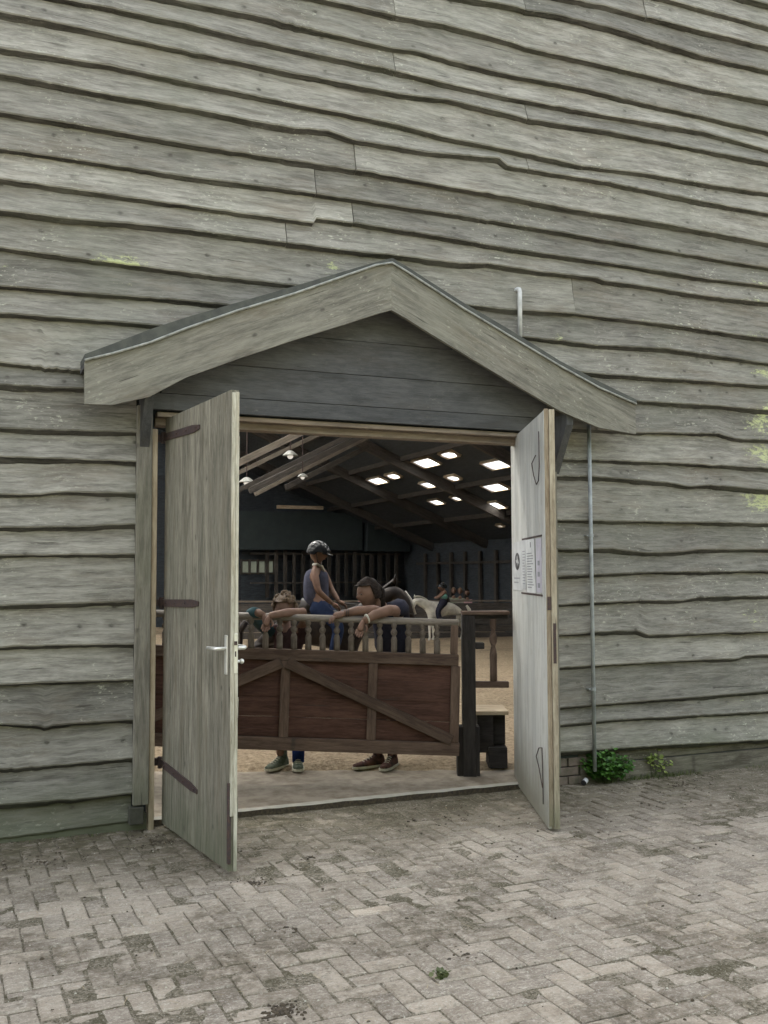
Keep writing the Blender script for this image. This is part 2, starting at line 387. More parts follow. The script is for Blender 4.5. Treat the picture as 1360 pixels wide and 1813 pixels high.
# lower edges of the cladding boards, (x, z) in metres on the wall
ROWS_FULL = [[(4.01,5.894),(4.48,5.923),(4.85,5.913),(5.41,5.923),(6.14,5.936)],
  [(3.18,5.703),(3.63,5.731),(3.76,5.726),(4.03,5.754),(4.48,5.754),(4.84,5.74),(5.41,5.713),(6.14,5.729)],
  [(2.04,5.443),(2.71,5.451),(3.1,5.469),(3.62,5.453),(3.74,5.438),(4.47,5.445),(5.4,5.442),(6.13,5.463)],
  [(1.01,5.208),(1.68,5.225),(2.65,5.208),(2.84,5.227),(3.1,5.212),(3.62,5.202),(4.29,5.221),(4.83,5.209),(5.39,5.209),(6.12,5.198)],
  [(0.43,5.057),(0.64,5.068),(1.26,5.071),(1.68,5.054),(2.71,5.047),(3.1,5.032),(3.62,5.029),(3.76,5.034),(4.46,5.047),(5.39,5.082),(6.11,5.046)],
  [(0.11,4.899),(0.71,4.898),(1.1,4.891),(1.62,4.89),(1.69,4.888),(2.71,4.887),(3.1,4.919),(3.67,4.9),(3.75,4.893),(4.46,4.926),(5.39,4.931),(6.11,4.934)],
  [(0.12,4.676),(0.74,4.699),(1.69,4.68),(2.71,4.667),(3.05,4.636),(3.75,4.63),(4.19,4.611),(4.82,4.646),(5.38,4.65),(6.1,4.677)],
  [(0.12,4.523),(0.7,4.513),(1.27,4.519),(1.69,4.507),(1.95,4.507),(2.19,4.534),(2.39,4.5),(2.94,4.507),(3.51,4.557),(3.58,4.514),(3.75,4.514),(4.45,4.523),(5.37,4.505),(6.09,4.503)],
  [(0.12,4.287),(0.86,4.285),(1.28,4.278),(1.73,4.284),(2.39,4.293),(3.05,4.284),(3.63,4.279),(4.1,4.265),(4.99,4.268),(6.08,4.252)],
  [(0.13,4.066),(0.79,4.068),(1.28,4.07),(1.77,4.081),(2.11,4.085),(2.45,4.083),(3.26,4.087),(4.15,4.072),(4.99,4.058),(6.08,4.041)],
  [(0.13,3.88),(1.28,3.878),(1.75,3.88),(2.1,3.881),(2.1,3.916),(2.45,3.92),(2.78,3.917),(3.63,3.893),(4.62,3.892),(5.36,3.878),(6.07,3.888)],
  [(0.13,3.691),(0.58,3.693),(0.89,3.714),(1.32,3.727),(1.88,3.722),(2.45,3.723),(2.66,3.733),(3.18,3.735),(3.42,3.763),(3.83,3.756),(4.35,3.765),(4.42,3.751),(4.83,3.752),(5.35,3.735),(6.07,3.75)],
  [(0.14,3.469),(0.66,3.456),(1.36,3.448),(1.9,3.445),(3.6,3.445),(4.16,3.471),(4.97,3.47),(6.06,3.445)],
  [(0.14,3.237),(0.59,3.248),(1.36,3.268),(3.87,3.256),(4.33,3.249),(4.97,3.277),(6.05,3.242)],
  [(0.15,3.075),(1.06,3.093),(4.37,3.032),(5.14,3.045),(6.04,3.058)]]
ROWS_L = [[(0.15,2.784),(0.63,2.773)],
  [(0.15,2.653),(0.48,2.656),(0.63,2.666)],
  [(0.16,2.395),(0.94,2.412)],
  [(0.16,2.228),(0.93,2.232)],
  [(0.17,2.009),(0.39,2.014),(0.49,2.031),(0.93,2.036)],
  [(0.17,1.816),(0.61,1.826),(0.93,1.848)],
  [(0.17,1.654),(0.94,1.664)],
  [(0.18,1.365),(0.93,1.374)],
  [(0.18,1.123),(0.51,1.126),(0.94,1.116)],
  [(0.19,0.908),(0.53,0.908),(0.93,0.904)],
  [(0.19,0.684),(0.4,0.661),(0.44,0.645),(0.48,0.659),(0.94,0.665)],
  [(0.2,0.428),(0.54,0.424),(0.94,0.431)],
  [(0.2,0.226),(0.53,0.225),(0.61,0.217),(0.93,0.226)],
  [(0.2,0.027),(0.93,0.051)]]
ROWS_R = [[(4.7,2.85),(5.49,2.86),(6.04,2.856)],
  [(4.7,2.605),(5.48,2.637),(5.64,2.604),(6.03,2.608)],
  [(4.05,2.374),(4.88,2.386),(6.02,2.38)],
  [(4,2.246),(4.27,2.255),(4.5,2.246),(4.97,2.231),(5.17,2.206),(5.37,2.226),(6.01,2.199)],
  [(3.98,1.924),(6,1.931)],
  [(3.98,1.709),(4.4,1.719),(4.75,1.687),(5.09,1.697),(5.25,1.716),(6,1.72)],
  [(3.97,1.514),(4.76,1.54),(5.99,1.546)],
  [(3.97,1.308),(4.67,1.327),(5.08,1.321),(5.25,1.345),(5.98,1.349)],
  [(3.96,1.087),(4.3,1.102),(4.66,1.101),(4.75,1.065),(5.97,1.063)],
  [(3.96,0.854),(5.04,0.862),(5.63,0.858),(5.69,0.878),(5.97,0.877)],
  [(3.97,0.568),(5.03,0.578),(5.96,0.589)],
  [(3.97,0.443),(4.47,0.449),(5.95,0.427)],
  [(3.97,0.249),(5.02,0.232),(5.94,0.204)]]
# ---------------------------------------------------------------- ground and paving
def sheet(name, mat, x0, x1, y0, y1, nx, ny, zf, **kw):
    b = MB(); vs = [(x0+(x1-x0)*i/nx, y0+(y1-y0)*j/ny) for j in range(ny+1) for i in range(nx+1)]
    vs = [(x, y, zf(x, y)) for x, y in vs]
    F = [(j*(nx+1)+i, j*(nx+1)+i+1, (j+1)*(nx+1)+i+1, (j+1)*(nx+1)+i) for j in range(ny) for i in range(nx)]
    b.add(vs, F, None, .5); return b.build(name, mat, None, True, **kw)
sheet('yard_ground', M_dirt, -60, 60, -80, .2, 6, 6, lambda x, y: -.075, kind='structure')

# unseen leafy screen behind the camera, added to block low sky light
wd = MB(); nx, nz = 90, 22; vs = []
for j in range(nz+1):
    for i in range(nx+1):
        x, z = -34+76*i/nx, -.1+10*j/nz; vs.append((x, -17.5+1.4*fbm(x*.5, z*.5, 2, 4)-.02*z*z, z+.5*fbm(x*.7, z*.6, 8, 4)))
wd.add(vs, [(j*(nx+1)+i, j*(nx+1)+i+1, (j+1)*(nx+1)+i+1, (j+1)*(nx+1)+i) for j in range(nz) for i in range(nx)])
wd.build('added_tree_screen', plain('tree_screen_foliage', (0.035, 0.05, 0.02), .9, scale=2.5, col2=(0.07, 0.09, 0.035), bump=.8), None, True, kind='stuff')

bricks = MB(); PW = 0.1; rot = radians(1.5)
def add_brick(cx, cy, horiz):
    """one clay paver, 20 x 10 cm, settled a little askew"""
    x, y = cx*cos(rot)-cy*sin(rot), cx*sin(rot)+cy*cos(rot)
    if not (-3 < x < 9.5 and -6.6 < y < .16): return
    if 0.9 < x < 3.95 and y > .02: return
    g_ = .0035+random.random()*.0035; L_, W_ = .2-g_, .1-g_
    if not horiz: L_, W_ = W_, L_
    a = rot+random.gauss(0, .014); dz = fbm(x*.9, y*.9)*.006+random.gauss(0, .0022); tx, ty = random.gauss(0, .011), random.gauss(0, .011)
    x += random.gauss(0, .0015); y += random.gauss(0, .0015)
    vs = []; r = random.random()
    for k, (sx, sy) in enumerate(((-1, -1), (1, -1), (1, 1), (-1, 1))):
        for inset, z in ((0, -.05), (0, -.006), (.006+random.random()*.004, 0.0)):
            px, py = sx*(L_/2-inset), sy*(W_/2-inset)
            vs.append((x+px*cos(a)-py*sin(a), y+px*sin(a)+py*cos(a), z+dz+px*tx+py*ty))
    F = [(2, 5, 8, 11)]
    for k in range(4):
        n_ = (k+1) % 4
        F += [(3*k, 3*n_, 3*n_+1, 3*k+1), (3*k+1, 3*n_+1, 3*n_+2, 3*k+2)]
    bricks.add(vs, F, [V(p)+V((r*9, r*5, r*3)) for p in vs], r)
# herringbone laid square to the barn wall
for i in range(-110, 130):
    for j in range(-90, 30):
        m_ = (i - j) % 4
        if m_ == 0: add_brick((i+1)*PW, (j+.5)*PW, True)
        elif m_ == 3: add_brick((i+.5)*PW, (j+1)*PW, False)
bricks_ob = bricks.build('pavement', M_pave, None, False, kind='structure')
def jz(x, y):
    return -.0050 + fbm(x*8, y*8, 0, 5)*.0068 + fbm(x*1.3+9, y*1.3, 3, 2)*.0035 + .0045*max(0, min(1, (y+.5)/.5))
sheet('joint_sand', M_dirt, -3, 9.5, -6.6, .14, 420, 225, jz, kind='structure')

def edge(x): return 1.32-.42*(x-1.6)+.03*fbm(x*3)
def szf(x, y):
    if y < 6:
        k = max(0, min(1, (y-edge(x)+.12)/.16)); return .045+.04*k+fbm(x*3.1, y*3.1, 1, 4)*(.006+.018*k)
    return .075 - .575*max(0, min(1, (y-2.0)/20)) + (fbm(x*3.1, y*3.1, 1, 4)*.022 if y < 6 else fbm(x, y, 1, 3)*.03)
sheet('arena_sand', M_sand, -10, 17, .35, 8, 300, 110, szf, kind='structure')
sheet('arena_sand_far', M_sand, -10, 17, 7.95, 31.9, 60, 60, szf, kind='structure')
slab = MB()
xs = [1.0+2.95*i/40 for i in range(41)]
def edge(x): return 1.32-.42*(x-1.6)+.03*fbm(x*3)
vs, F, n_ = [], [], 41
for x in xs:
    for (y, z) in ((.02+.006*fbm(x*9), -.04), (.022+.008*fbm(x*9), .036+.006*fbm(x*7, 3)), (.062+.012*fbm(x*6, 8), .046), (.5*edge(x), .062), (edge(x), .064), (edge(x)+.3, .05)):
        vs.append((x, y, z+.003*fbm(x*5, y*5)))
for i in range(40):
    for k in range(5): a = i*6+k; F.append((a, a+6, a+7, a+1))
slab.add(vs, F, None, .4); slab.mi = [{0: 2, 1: 1}.get(q % 5, 0) for q in range(len(F))]
slab.build('doorway_floor', [M_conc, M_concl, M_mud], None, False, kind='structure')

# ---------------------------------------------------------------- the barn
barn = thing('barn', 'large barn clad in grey weathered waney edge boards with an open double door', 'barn', (4, 0, 0))
def roof_z(x): return 10-.43*x if x > 3 else 8.71-.43*(3-x)
def interp(row, x):
    if x <= row[0][0]: return row[0][1] + .006*fbm(x*1.3, row[0][1]*7)-.006*fbm(row[0][0]*1.3, row[0][1]*7)
    if x >= row[-1][0]: return row[-1][1] + .006*fbm(x*1.3, row[-1][1]*7)-.006*fbm(row[-1][0]*1.3, row[-1][1]*7)
    for (a, za), (b, zb) in zip(row, row[1:]):
        if a <= x <= b:
            if b-a < 1e-6: return zb
            t = (x-a)/(b-a); return za+(zb-za)*t
    return row[-1][1]
LICH = [(0.843,3.468,.215,.03),(0.794,3.32,.26,.05),(0.151,3.317,.062,.061),(2.242,3.619,.073,.032),(1.027,3.41,.021,.022),(5.996,4.312,.134,.044),(5.922,3.909,.133,.029),(5.857,3.766,.121,.023),(5.878,3.486,.168,.042),(4.806,3.499,.119,.023),(5.63,3.094,.088,.037),(6.007,2.897,.133,.065),(5.913,2.775,.18,.102),(5.934,2.497,.228,.121),(5.955,2.253,.216,.042),(5.92,2.091,.239,.092),(5.8,1.157,.188,.09),(5.662,.492,.231,.044),(4.006,3.272,.074,.017),(4.33,3.236,.052,.022),(5.987,3.176,.182,.047),(6.6,2.6,.4,.5),(7.1,3.3,.3,.4),(6.5,1.3,.3,.2)]
def lich(x, z):
    s = 0
    for a, b, c, d in LICH:
        q = ((x-a)/c)**2+((z-b)/d)**2
        if q < 5: s = max(s, math.exp(-q*.7)*1.05)
    return s
BODY_DX = .022
def board(mb, low, top, x0, x1, seed, dx=BODY_DX, yo=0.0, w=1.0):
    """one feather-edged board between x0 and x1: low(x) is its wild lower edge, top(x) its hidden upper edge"""
    n = max(2, int((x1-x0)/dx)); r = random.random(); vs, g, li, F, mi = [], [], [], [], []
    wav = .007 + .006*random.random(); kk = 6
    for i in range(n+1):
        x = x0+(x1-x0)*i/n
        rg = fbm(x*3.1, seed*3.7, 0, 2); zb = low(x) + (.003+.005*max(0, rg))*fbm(x*11, seed*3.7, 0, 5) - .012*max(0, fbm(x*1.7, seed*8.1, 5, 2)-.35)*abs(fbm(x*16, seed, 9, 3))*3; zt = top(x)
        bul = wav*fbm(x*.9, seed*5.1, 0, 2)
        under = .030 + .016*fbm(x*2.2, seed*1.9, 4, 3)
        P = [(-.012+yo, zt), (-.034+yo+bul*.5, zb+(zt-zb)*.5), (-.066+yo+bul, zb+.010), (-.061+yo+bul, zb+.001),
             (-.050+yo+bul+under*1.15, zb-.010-(.024 if zb < 2.9 else .014)*max(0, min(1, .55+fbm(x*1.1, seed*2.3, 7, 2)))+.006*fbm(x*9, seed, 7, 4)), (-.002+yo, zb+.02)]
        for y, z in P:
            vs.append((x, min(y, .01), z)); g.append((x+r*37, (z-zb)+r*11, y+r*5)); li.append(lich(x, z))
    for i in range(n):
        for k in range(5):
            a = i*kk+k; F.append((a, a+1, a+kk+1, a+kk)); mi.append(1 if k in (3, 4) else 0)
    F += [tuple(range(kk-1, -1, -1)), tuple(range(n*kk, n*kk+kk))]; mi += [0, 0]
    b0 = len(mb.f); mb.add(vs, F, g, r, 0, li); mb.mi[b0:] = mi
clad = MB()
rows = [r for r in ROWS_FULL][::-1]          # bottom to top: l, k, j ... A-2
tops = rows[:]
z = interp(rows[-1], 3)
while z < 8.6:
    z += .185+random.random()*.05; tops.append([(3, z)])
BREAKS = {0: [], 1: [], 2: [4.145, -1.9], 3: [1.9], 4: [2.373], 5: [2.104, 7.4], 6: [2.391, -1.2], 7: [3.757], 8: [6.9], 9: [3.752], 10: [2.685, -2], 11: [7.0], 12: [2.686], 13: [3.744], 14: [4.849]}
for i, row in enumerate(tops[:-1]):
    nxt = tops[i+1]; zr = interp(row, 3)
    x0, x1 = -9.9, 16.9
    if zr+.3 > roof_z(-9.9): x0 = 3-(8.71-zr-.3)/.43
    if zr+.3 > roof_z(16.9): x1 = (10-zr-.3)/.43
    if x1 - x0 < .6: continue
    br = BREAKS.get(i, [random.uniform(1, 5)])
    cuts = sorted([x0, x1] + [b for b in br if x0 < b < x1] + [b for b in (-2.4, 8.3) if x0+1 < b < x1-1])
    for a, b in zip(cuts, cuts[1:]):
        far = b <= -2.3 or a >= 8.2 or zr > 6.6
        yo = random.uniform(-.004, .003)
        board(clad, lambda x: interp(row, x), lambda x: interp(nxt, x)+.045, a+.0025, b-.0025, i+a*.1, .12 if far else BODY_DX, yo)
for rws, X0, X1, first in ((ROWS_L[::-1], -9.9, .945, 0), (ROWS_R[::-1], 3.90, 16.9, 0)):
    allr = rws+[ROWS_FULL[-1]]
    for i, row in enumerate(allr[:-1]):
        nxt = allr[i+1]
        if interp(row, X0 if X0 > 0 else X1) > 2.5: X1_, X0_ = (2.5, X0) if X0 < 0 else (X1, 2.55)
        else: X0_, X1_ = X0, X1
        cuts = [X0_, -2.4, X1_] if X0 < 0 else [X0_, 8.3, X1_]
        if X0 > 0 and i == 1: cuts = [X0_, 5.75, 8.3, X1_]
        for a, b in zip(cuts, cuts[1:]):
            far = b <= -2.3 or a >= 8.2
            board(clad, lambda x: interp(row, x), lambda x: interp(nxt, x)+.045, a, b-.0025, i*1.7+a, .12 if far else BODY_DX, random.uniform(-.003, .003)+(.03 if X0 < 0 and i == 0 else 0))
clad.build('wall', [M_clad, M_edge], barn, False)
plank = MB()   # flat boards behind the wild ones, round the doorway
def back(poly): plank.prism_y(poly, .02, .13)
back([(-9.9, -.05), (1.06, -.05), (1.06, 5.2), (-9.9, 3.1)]); back([(3.82, -.05), (16.9, -.05), (16.9, 2.7), (3.82, 8.0)])
back([(1.061, 2.53), (3.819, 2.53), (3.819, 8.1), (3, 8.65), (1.061, 7.8)]); back([(-9.9, 3.101), (1.059, 5.201), (1.059, 7.8)])
plank.build('inner_wall', M_dark, barn)
# brick plinth under the right wall, concrete strip under the left
pl = MB(); x = 3.86
while x < 4.2:
    w_ = .2+random.uniform(-.01, .01)
    for k, z0 in ((0, 0.0), (1, .066), (2, .132)):
        o_ = .1 if k % 2 else 0
        pl.box((x+w_/2-o_, .035+random.uniform(-.003, .003), z0+.032), (w_-.008, .08, .058), None, 0, 0)
    x += w_
pl.build('plinth', M_brick, barn, bevel=.003)
pl = MB()
for x0_, x1_ in ((x+.01-.1, 6.3), (6.305, 9.0), (9.005, 12.5)): pl.box(((x0_+x1_)/2, .025, .055), (x1_-x0_, .07, .15), None, 0); pl.box(((x0_+x1_)/2, .035, .19), (x1_-x0_, .05, .11), None, 0)
pl.build('plinth_board', wood('plinth_wood', (0.075, 0.066, 0.052), (0.19, 0.175, 0.145), green=.25, greenc=(0.12, 0.13, 0.08), white=.6, knots=.6), barn, bevel=.004)
pl = MB(); pl.box((-4.43, .03, .02), (10.94, .09, .15), None, 0); pl.build('plinth', M_trim, barn)

# roof with its rooflights
SKY = [(12.2, 19.58, .40, 1.1, 0), (12.5, 24.0, .34, 1.05, 0), (12.1, 17.9, .27, .75, 1), (12.45, 22.55, .27, .75, 1), (12.93, 16.75, .36, 1.05, 0), (13.22, 21.4, .30, 1.1, 0), (13.13, 19.7, .25, .6, 1),
       (13.92, 18.6, .36, 1.0, 0), (14.2, 23.05, .28, .7, 0), (14.16, 21.5, .22, .5, 1), (14.84, 20.35, .38, .95, 0), (16.05, 22.1, .12, .3, 1)]
SKY_ADDED = []  # unseen extra skylights, added to brighten the hall
for yy in (3, 7.4, 11.8, 16.2, 20.6, 25): SKY_ADDED += [(x_, yy+.3*(k_ % 2), 1.5, 3.0, 0) for k_, x_ in enumerate((-6.5, -3, .3, 6.2))]
for yy in (3, 7.4): SKY_ADDED += [(8.6, yy, 1.4, 2.8, 0), (12.65, yy, 1.2, 2.6, 0)]
roof = MB()
def slope(xa, xb, holes):
    xc = sorted({xa, xb} | {h[0]+s_*h[2]/2 for h in holes for s_ in (-1, 1)}); yc = sorted({-.08, 32.2} | {h[1]+s_*h[3]/2 for h in holes for s_ in (-1, 1)})
    for dz, flip, mi in ((0, 0, 0), (.13, 1, 1)):
        for a, b in zip(xc, xc[1:]):
            # merge free runs of cells into long faces
            run = None
            for c_, d_ in zip(yc, yc[1:]):
                mx_, my_ = (a+b)/2, (c_+d_)/2
                hole = any(abs(mx_-h[0]) < h[2]/2 and abs(my_-h[1]) < h[3]/2 for h in holes)
                if not hole:
                    P = [(a, c_, roof_z(a)+dz), (b, c_, roof_z(b)+dz), (b, d_, roof_z(b)+dz), (a, d_, roof_z(a)+dz)]
                    roof.add(P, [(0, 1, 2, 3)], [(p[1], p[0], p[2]) for p in P], .5, mi)
hs = SKY+SKY_ADDED
slope(3.7, 17.3, [h for h in hs if h[0] > 3]); slope(-10.3, 2.3, [h for h in hs if h[0] < 3])
for yy0, yy1 in ((-.08, 1.5), (30, 32.2)):
    for dz in (0, .13):
        roof.add([(2.3, yy0, roof_z(2.3)+dz), (3, yy0, 8.71+dz), (3.7, yy0, roof_z(3.7)+dz), (2.3, yy1, roof_z(2.3)+dz), (3, yy1, 8.71+dz), (3.7, yy1, roof_z(3.7)+dz)], [(0, 1, 4, 3), (1, 2, 5, 4)])
for x_ in (-10.3, 17.3): roof.box((x_, 16, roof_z(x_)+.065), (.03, 32.3, .16), None, 1)
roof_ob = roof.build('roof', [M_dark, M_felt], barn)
def on_slope(x, y, dz=0): return V((x, y, roof_z(x)+dz))
rl = MB()
for xa, xb in ((2.3, 3), (3, 3.7)):
    rl.add([(xa, 1.5, roof_z(xa)+.06), (xb, 1.5, roof_z(xb)+.06), (xb, 30, roof_z(xb)+.06), (xa, 30, roof_z(xa)+.06)], [(0, 1, 2, 3)])
rl.build('added_ridge_rooflight', M_pane, roof_ob)  # unseen strip along the ridge, added to light the interior
for k, (x_, y_, w_, l_, ov) in enumerate(hs):
    s_ = -.43 if x_ > 3 else .43; nrm = V((-s_, 0, 1)).normalized(); ax = V((1, 0, s_)).normalized(); c_ = on_slope(x_, y_)
    fr = MB(); L2, W2 = l_/2, w_/2*V((1, 0, s_)).length; t_ = .035 if k < len(SKY) else .06; R = Matrix((ax, V((0, 1, 0)), nrm)).transposed()
    for sx in (-1, 1):
        fr.box(c_+ax*sx*(W2+t_/2-.005)+nrm*.03, (t_, l_+2*t_, .2), R, 1); fr.box(c_+V((0, sx*(L2+t_/2-.005), 0))+nrm*.03, (W2*2, t_, .197), R, 0)
    if ov:
        for sx in (-1, 1):
            for sy in (-1, 1):
                q = W2*.9; P = [ax*sx*W2+V((0, sy*L2, 0)), ax*sx*(W2-q)+V((0, sy*L2, 0)), ax*sx*W2+V((0, sy*(L2-q*1.1), 0))]
                fr.add([c_+p+nrm*h_ for h_ in (-.065, -.05) for p in P], [(0, 1, 2), (5, 4, 3), (0, 3, 4, 1), (1, 4, 5, 2), (2, 5, 3, 0)])
    sf = fr.build('skylight', M_pale, roof_ob)
    pn = MB(); P = [ax*sx*W2+V((0, sy*L2, 0)) for sx, sy in ((-1, -1), (1, -1), (1, 1), (-1, 1))]
    # the pane is part of the same skylight mesh, second material
    pn.add([c_+p-nrm*.045 for p in P], [(0, 1, 2, 3)])
    me = sf.data; me.materials.append(M_pane)
    import bmesh
    bm = bmesh.new(); bm.from_mesh(me); fv = [bm.verts.new(v-WLOC[roof_ob]) for v in pn.v]; f_ = bm.faces.new(fv); f_.material_index = 1; bm.to_mesh(me); bm.free()
# rafters, purlins
for yy in (2.6, 7.0, 11.4, 15.55, 20.45, 24.75, 29.2):
    for xa, xb in ((3, 17), (3, -10)):
        r_ = MB(); r_.beam(on_slope(xa, yy, -.16), on_slope(xb, yy, -.16), .14, .30); r_.build('rafter', M_raft, barn)
for xx in (5, 7.4, 9.8, 11.75, 13.55, 15.3, -1, -4, -7):
    p_ = MB(); p_.beam(on_slope(xx, 0.14, -.06), on_slope(xx, 31.9, -.06), .07, .14); p_.build('purlin', M_raft, barn)
# scissor braces on the left, some in a paler colour standing for sunlit streaks
for k, (a, b, yy) in enumerate((((6.0, 3.95), (7.75, 4.86), 17.8), ((6.3, 3.55), (8.6, 4.72), 17.2), ((6.9, 3.6), (9.2, 4.83), 18.9), ((5.0, 3.75), (6.5, 4.55), 14.2), ((5.3, 3.3), (7.2, 4.3), 14.6), ((8.2, 3.95), (10.3, 5.0), 20.4))):
    s_ = MB(); s_.beam((a[0], yy, a[1]), (b[0]+1.5, yy+.1, b[1]+.75), .18 if k % 2 else .07, .14 if k % 2 else .10); s_.build('brace', M_brace if k in (0, 2, 3) else M_raft, barn)
# other walls
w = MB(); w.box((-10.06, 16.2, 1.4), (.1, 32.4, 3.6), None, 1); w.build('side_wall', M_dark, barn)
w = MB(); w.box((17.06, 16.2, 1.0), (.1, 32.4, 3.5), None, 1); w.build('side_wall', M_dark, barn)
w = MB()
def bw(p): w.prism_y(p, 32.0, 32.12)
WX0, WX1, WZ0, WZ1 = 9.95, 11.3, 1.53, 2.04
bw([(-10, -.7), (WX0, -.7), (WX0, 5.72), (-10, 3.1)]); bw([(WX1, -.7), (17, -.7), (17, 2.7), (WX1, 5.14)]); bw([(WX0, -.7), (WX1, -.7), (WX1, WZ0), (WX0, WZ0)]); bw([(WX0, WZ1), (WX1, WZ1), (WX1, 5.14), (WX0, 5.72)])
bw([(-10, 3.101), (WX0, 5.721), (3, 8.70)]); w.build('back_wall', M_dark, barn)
M_frost = plain('dusty_window_pane', (0.3, 0.32, 0.3), .5, bump=0, scale=6, col2=(0.2, 0.22, 0.2)); 
_nt = M_frost.node_tree; _t = _nt.nodes.new('ShaderNodeBsdfTranslucent'); _t.inputs[0].default_value = (.17, .18, .16, 1)
_m = _nt.nodes.new('ShaderNodeMixShader'); _m.inputs[0].default_value = .7; _o = [n for n in _nt.nodes if n.type == 'OUTPUT_MATERIAL'][0]; _b = [n for n in _nt.nodes if n.type == 'BSDF_PRINCIPLED'][0]
_nt.links.new(_b.outputs[0], _m.inputs[1]); _nt.links.new(_t.outputs[0], _m.inputs[2]); _nt.links.new(_m.outputs[0], _o.inputs[0])
wf = MB()
for k in range(5): wf.box((WX0+(WX1-WX0)*k/4, 31.97, (WZ0+WZ1)/2), (.09, .1, WZ1-WZ0+.1), None, 2)
for zz in (WZ0, WZ1): wf.box(((WX0+WX1)/2, 31.965, zz), (WX1-WX0, .08, .07), None, 0)
wfo = wf.build('window', M_raft, barn)
wp = MB(); wp.box(((WX0+WX1)/2, 32.06, (WZ0+WZ1)/2), (WX1-WX0, .02, WZ1-WZ0)); wp.build('pane', M_frost, wfo)
M_bluedk = plain('dim_blue_board', (0.045, 0.06, 0.075), .5, scale=2, col2=(0.03, 0.04, 0.05), bump=0)
M_greendk = plain('dim_green_panel', (0.032, 0.045, 0.047), .7, scale=3, col2=(0.025, 0.036, 0.039), bump=0)
gl = MB(); gl.box((12.2, 31.5, 3.2), (5.2, .5, 1.5), None, 0); gl.box((15.9, 31.3, 3.05), (1.9, .5, 1.3), None, 0); glo = gl.build('gallery', M_greendk, barn)
for a, b, zz in ((11.1, 13.0, 4.12), (14.9, 16.4, 4.12)):  # pale wood stands in for daylight falling on these ledges
    s_ = MB(); s_.box(((a+b)/2, 30.95, zz), (b-a, .12, .13), None, 0); s_.build('gallery_ledge', M_pale, glo)
for k in range(16):
    s_ = MB(); xx = 10.9+k*.37; s_.box((xx, 31.6, 1.5), (.10+.06*random.random(), .1, 1.6+.3*random.random()), None, 2); s_.build('stall_post', M_raft, barn)
for k in range(9):
    s_ = MB(); s_.box((16.9, 20.5+k*1.15, 1.35), (.1, .13, 1.9), None, 2); s_.build('stall_post', M_raft, barn)
s_ = MB(); s_.box((16.92, 25, 1.9), (.12, 11, .09), None, 1); s_.build('stall_rail', M_raft, barn)
s_ = MB(); s_.box((13.4, 31.55, 2.3), (6.4, .12, .08), None, 0); s_.box((13.4, 31.5, 1.15), (6.4, .12, .06), None, 0); s_.build('stall_rail', M_raft, barn)

# ---------------------------------------------------------------- door frame
f = MB(); f.box((.987, -.072, 1.37), (.092, .045, 2.42)); f.build('door_trim', M_trim, barn, bevel=.003)
f = MB(); f.box((.962, -.075, .10), (.084, .06, .10), None, 0); f.build('trim_foot', plain('dark_wet_wood', (0.055, 0.055, 0.042), .9), barn, bevel=.004)
f = MB(); f.box((1.052, -.01, 1.22), (.034, .13, 2.44)); f.build('door_jamb', M_jamb, barn, bevel=.003)
f = MB(); f.box((3.83, .10, 1.23), (.05, .2, 2.44)); f.build('door_jamb', M_trim, barn, bevel=.003)
f = MB(); f.box((3.93, -.02, 1.3), (.06, .10, 2.4)); f.build('door_trim', M_trim, barn, bevel=.003)
f = MB(); f.box((2.44, .045, 2.497), (2.75, .10, .045), None, 0); f.box((2.44, .0, 2.535), (2.75, .14, .03), None, 0); f.build('lintel', M_lint, barn, bevel=.003)
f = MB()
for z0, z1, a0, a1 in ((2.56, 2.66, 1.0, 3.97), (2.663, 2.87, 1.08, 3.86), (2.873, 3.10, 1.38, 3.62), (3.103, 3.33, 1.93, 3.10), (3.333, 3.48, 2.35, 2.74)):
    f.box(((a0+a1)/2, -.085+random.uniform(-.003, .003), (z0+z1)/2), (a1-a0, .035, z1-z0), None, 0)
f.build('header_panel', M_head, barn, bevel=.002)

# canopy over the door
FELT = [(0.604, 2.824), (.764, 2.90), (0.977, 3.005), (1.196, 3.10), (1.511, 3.225), (1.877, 3.368), (2.261, 3.52), (2.441, 3.59), (2.555, 3.631), (2.666, 3.585), (2.832, 3.505), (3.088, 3.387), (3.44, 3.235), (3.852, 3.045), (4.186, 2.92), (4.506, 2.811)]
STRIP = [(0.604, 2.787), (0.764, 2.84), (0.977, 2.922), (1.196, 3.03), (1.511, 3.17), (1.877, 3.318), (2.261, 3.49), (2.441, 3.568), (2.555, 3.598), (2.666, 3.55), (2.832, 3.469), (3.088, 3.345), (3.44, 3.19), (3.852, 3.008), (4.186, 2.875), (4.506, 2.775)]
LOW = [(0.608, 2.535), (.764, 2.54), (0.977, 2.60), (1.196, 2.732), (1.511, 2.872), (1.877, 3.02), (2.261, 3.172), (2.441, 3.246), (2.555, 3.285), (2.666, 3.236), (2.832, 3.155), (3.088, 3.04), (3.44, 2.872), (3.852, 2.69), (4.186, 2.588), (4.506, 2.557)]
def wob(P, s, a): return [(x, z+a*fbm(x*5, s, 0, 3)) for x, z in P]
cf = MB(); cf.band(wob(FELT, 1, .004), [(x, z-.004) for x, z in STRIP], -.30, -.05, 0)
canopy = cf.build('canopy', M_felt, barn)
bl = MB(); bl.band(STRIP[:9], wob(LOW[:9], 5, .004), -.285, -.258, radians(23)); bl.build('bargeboard', M_barge, canopy)
br_ = MB(); br_.band(STRIP[8:14], wob(LOW[8:14], 9, .004), -.286, -.259, radians(-25)); br_.band(STRIP[13:], wob(LOW[13:], 9, .004), -.2845, -.259, radians(-23)); br_.build('bargeboard', M_barge, canopy)
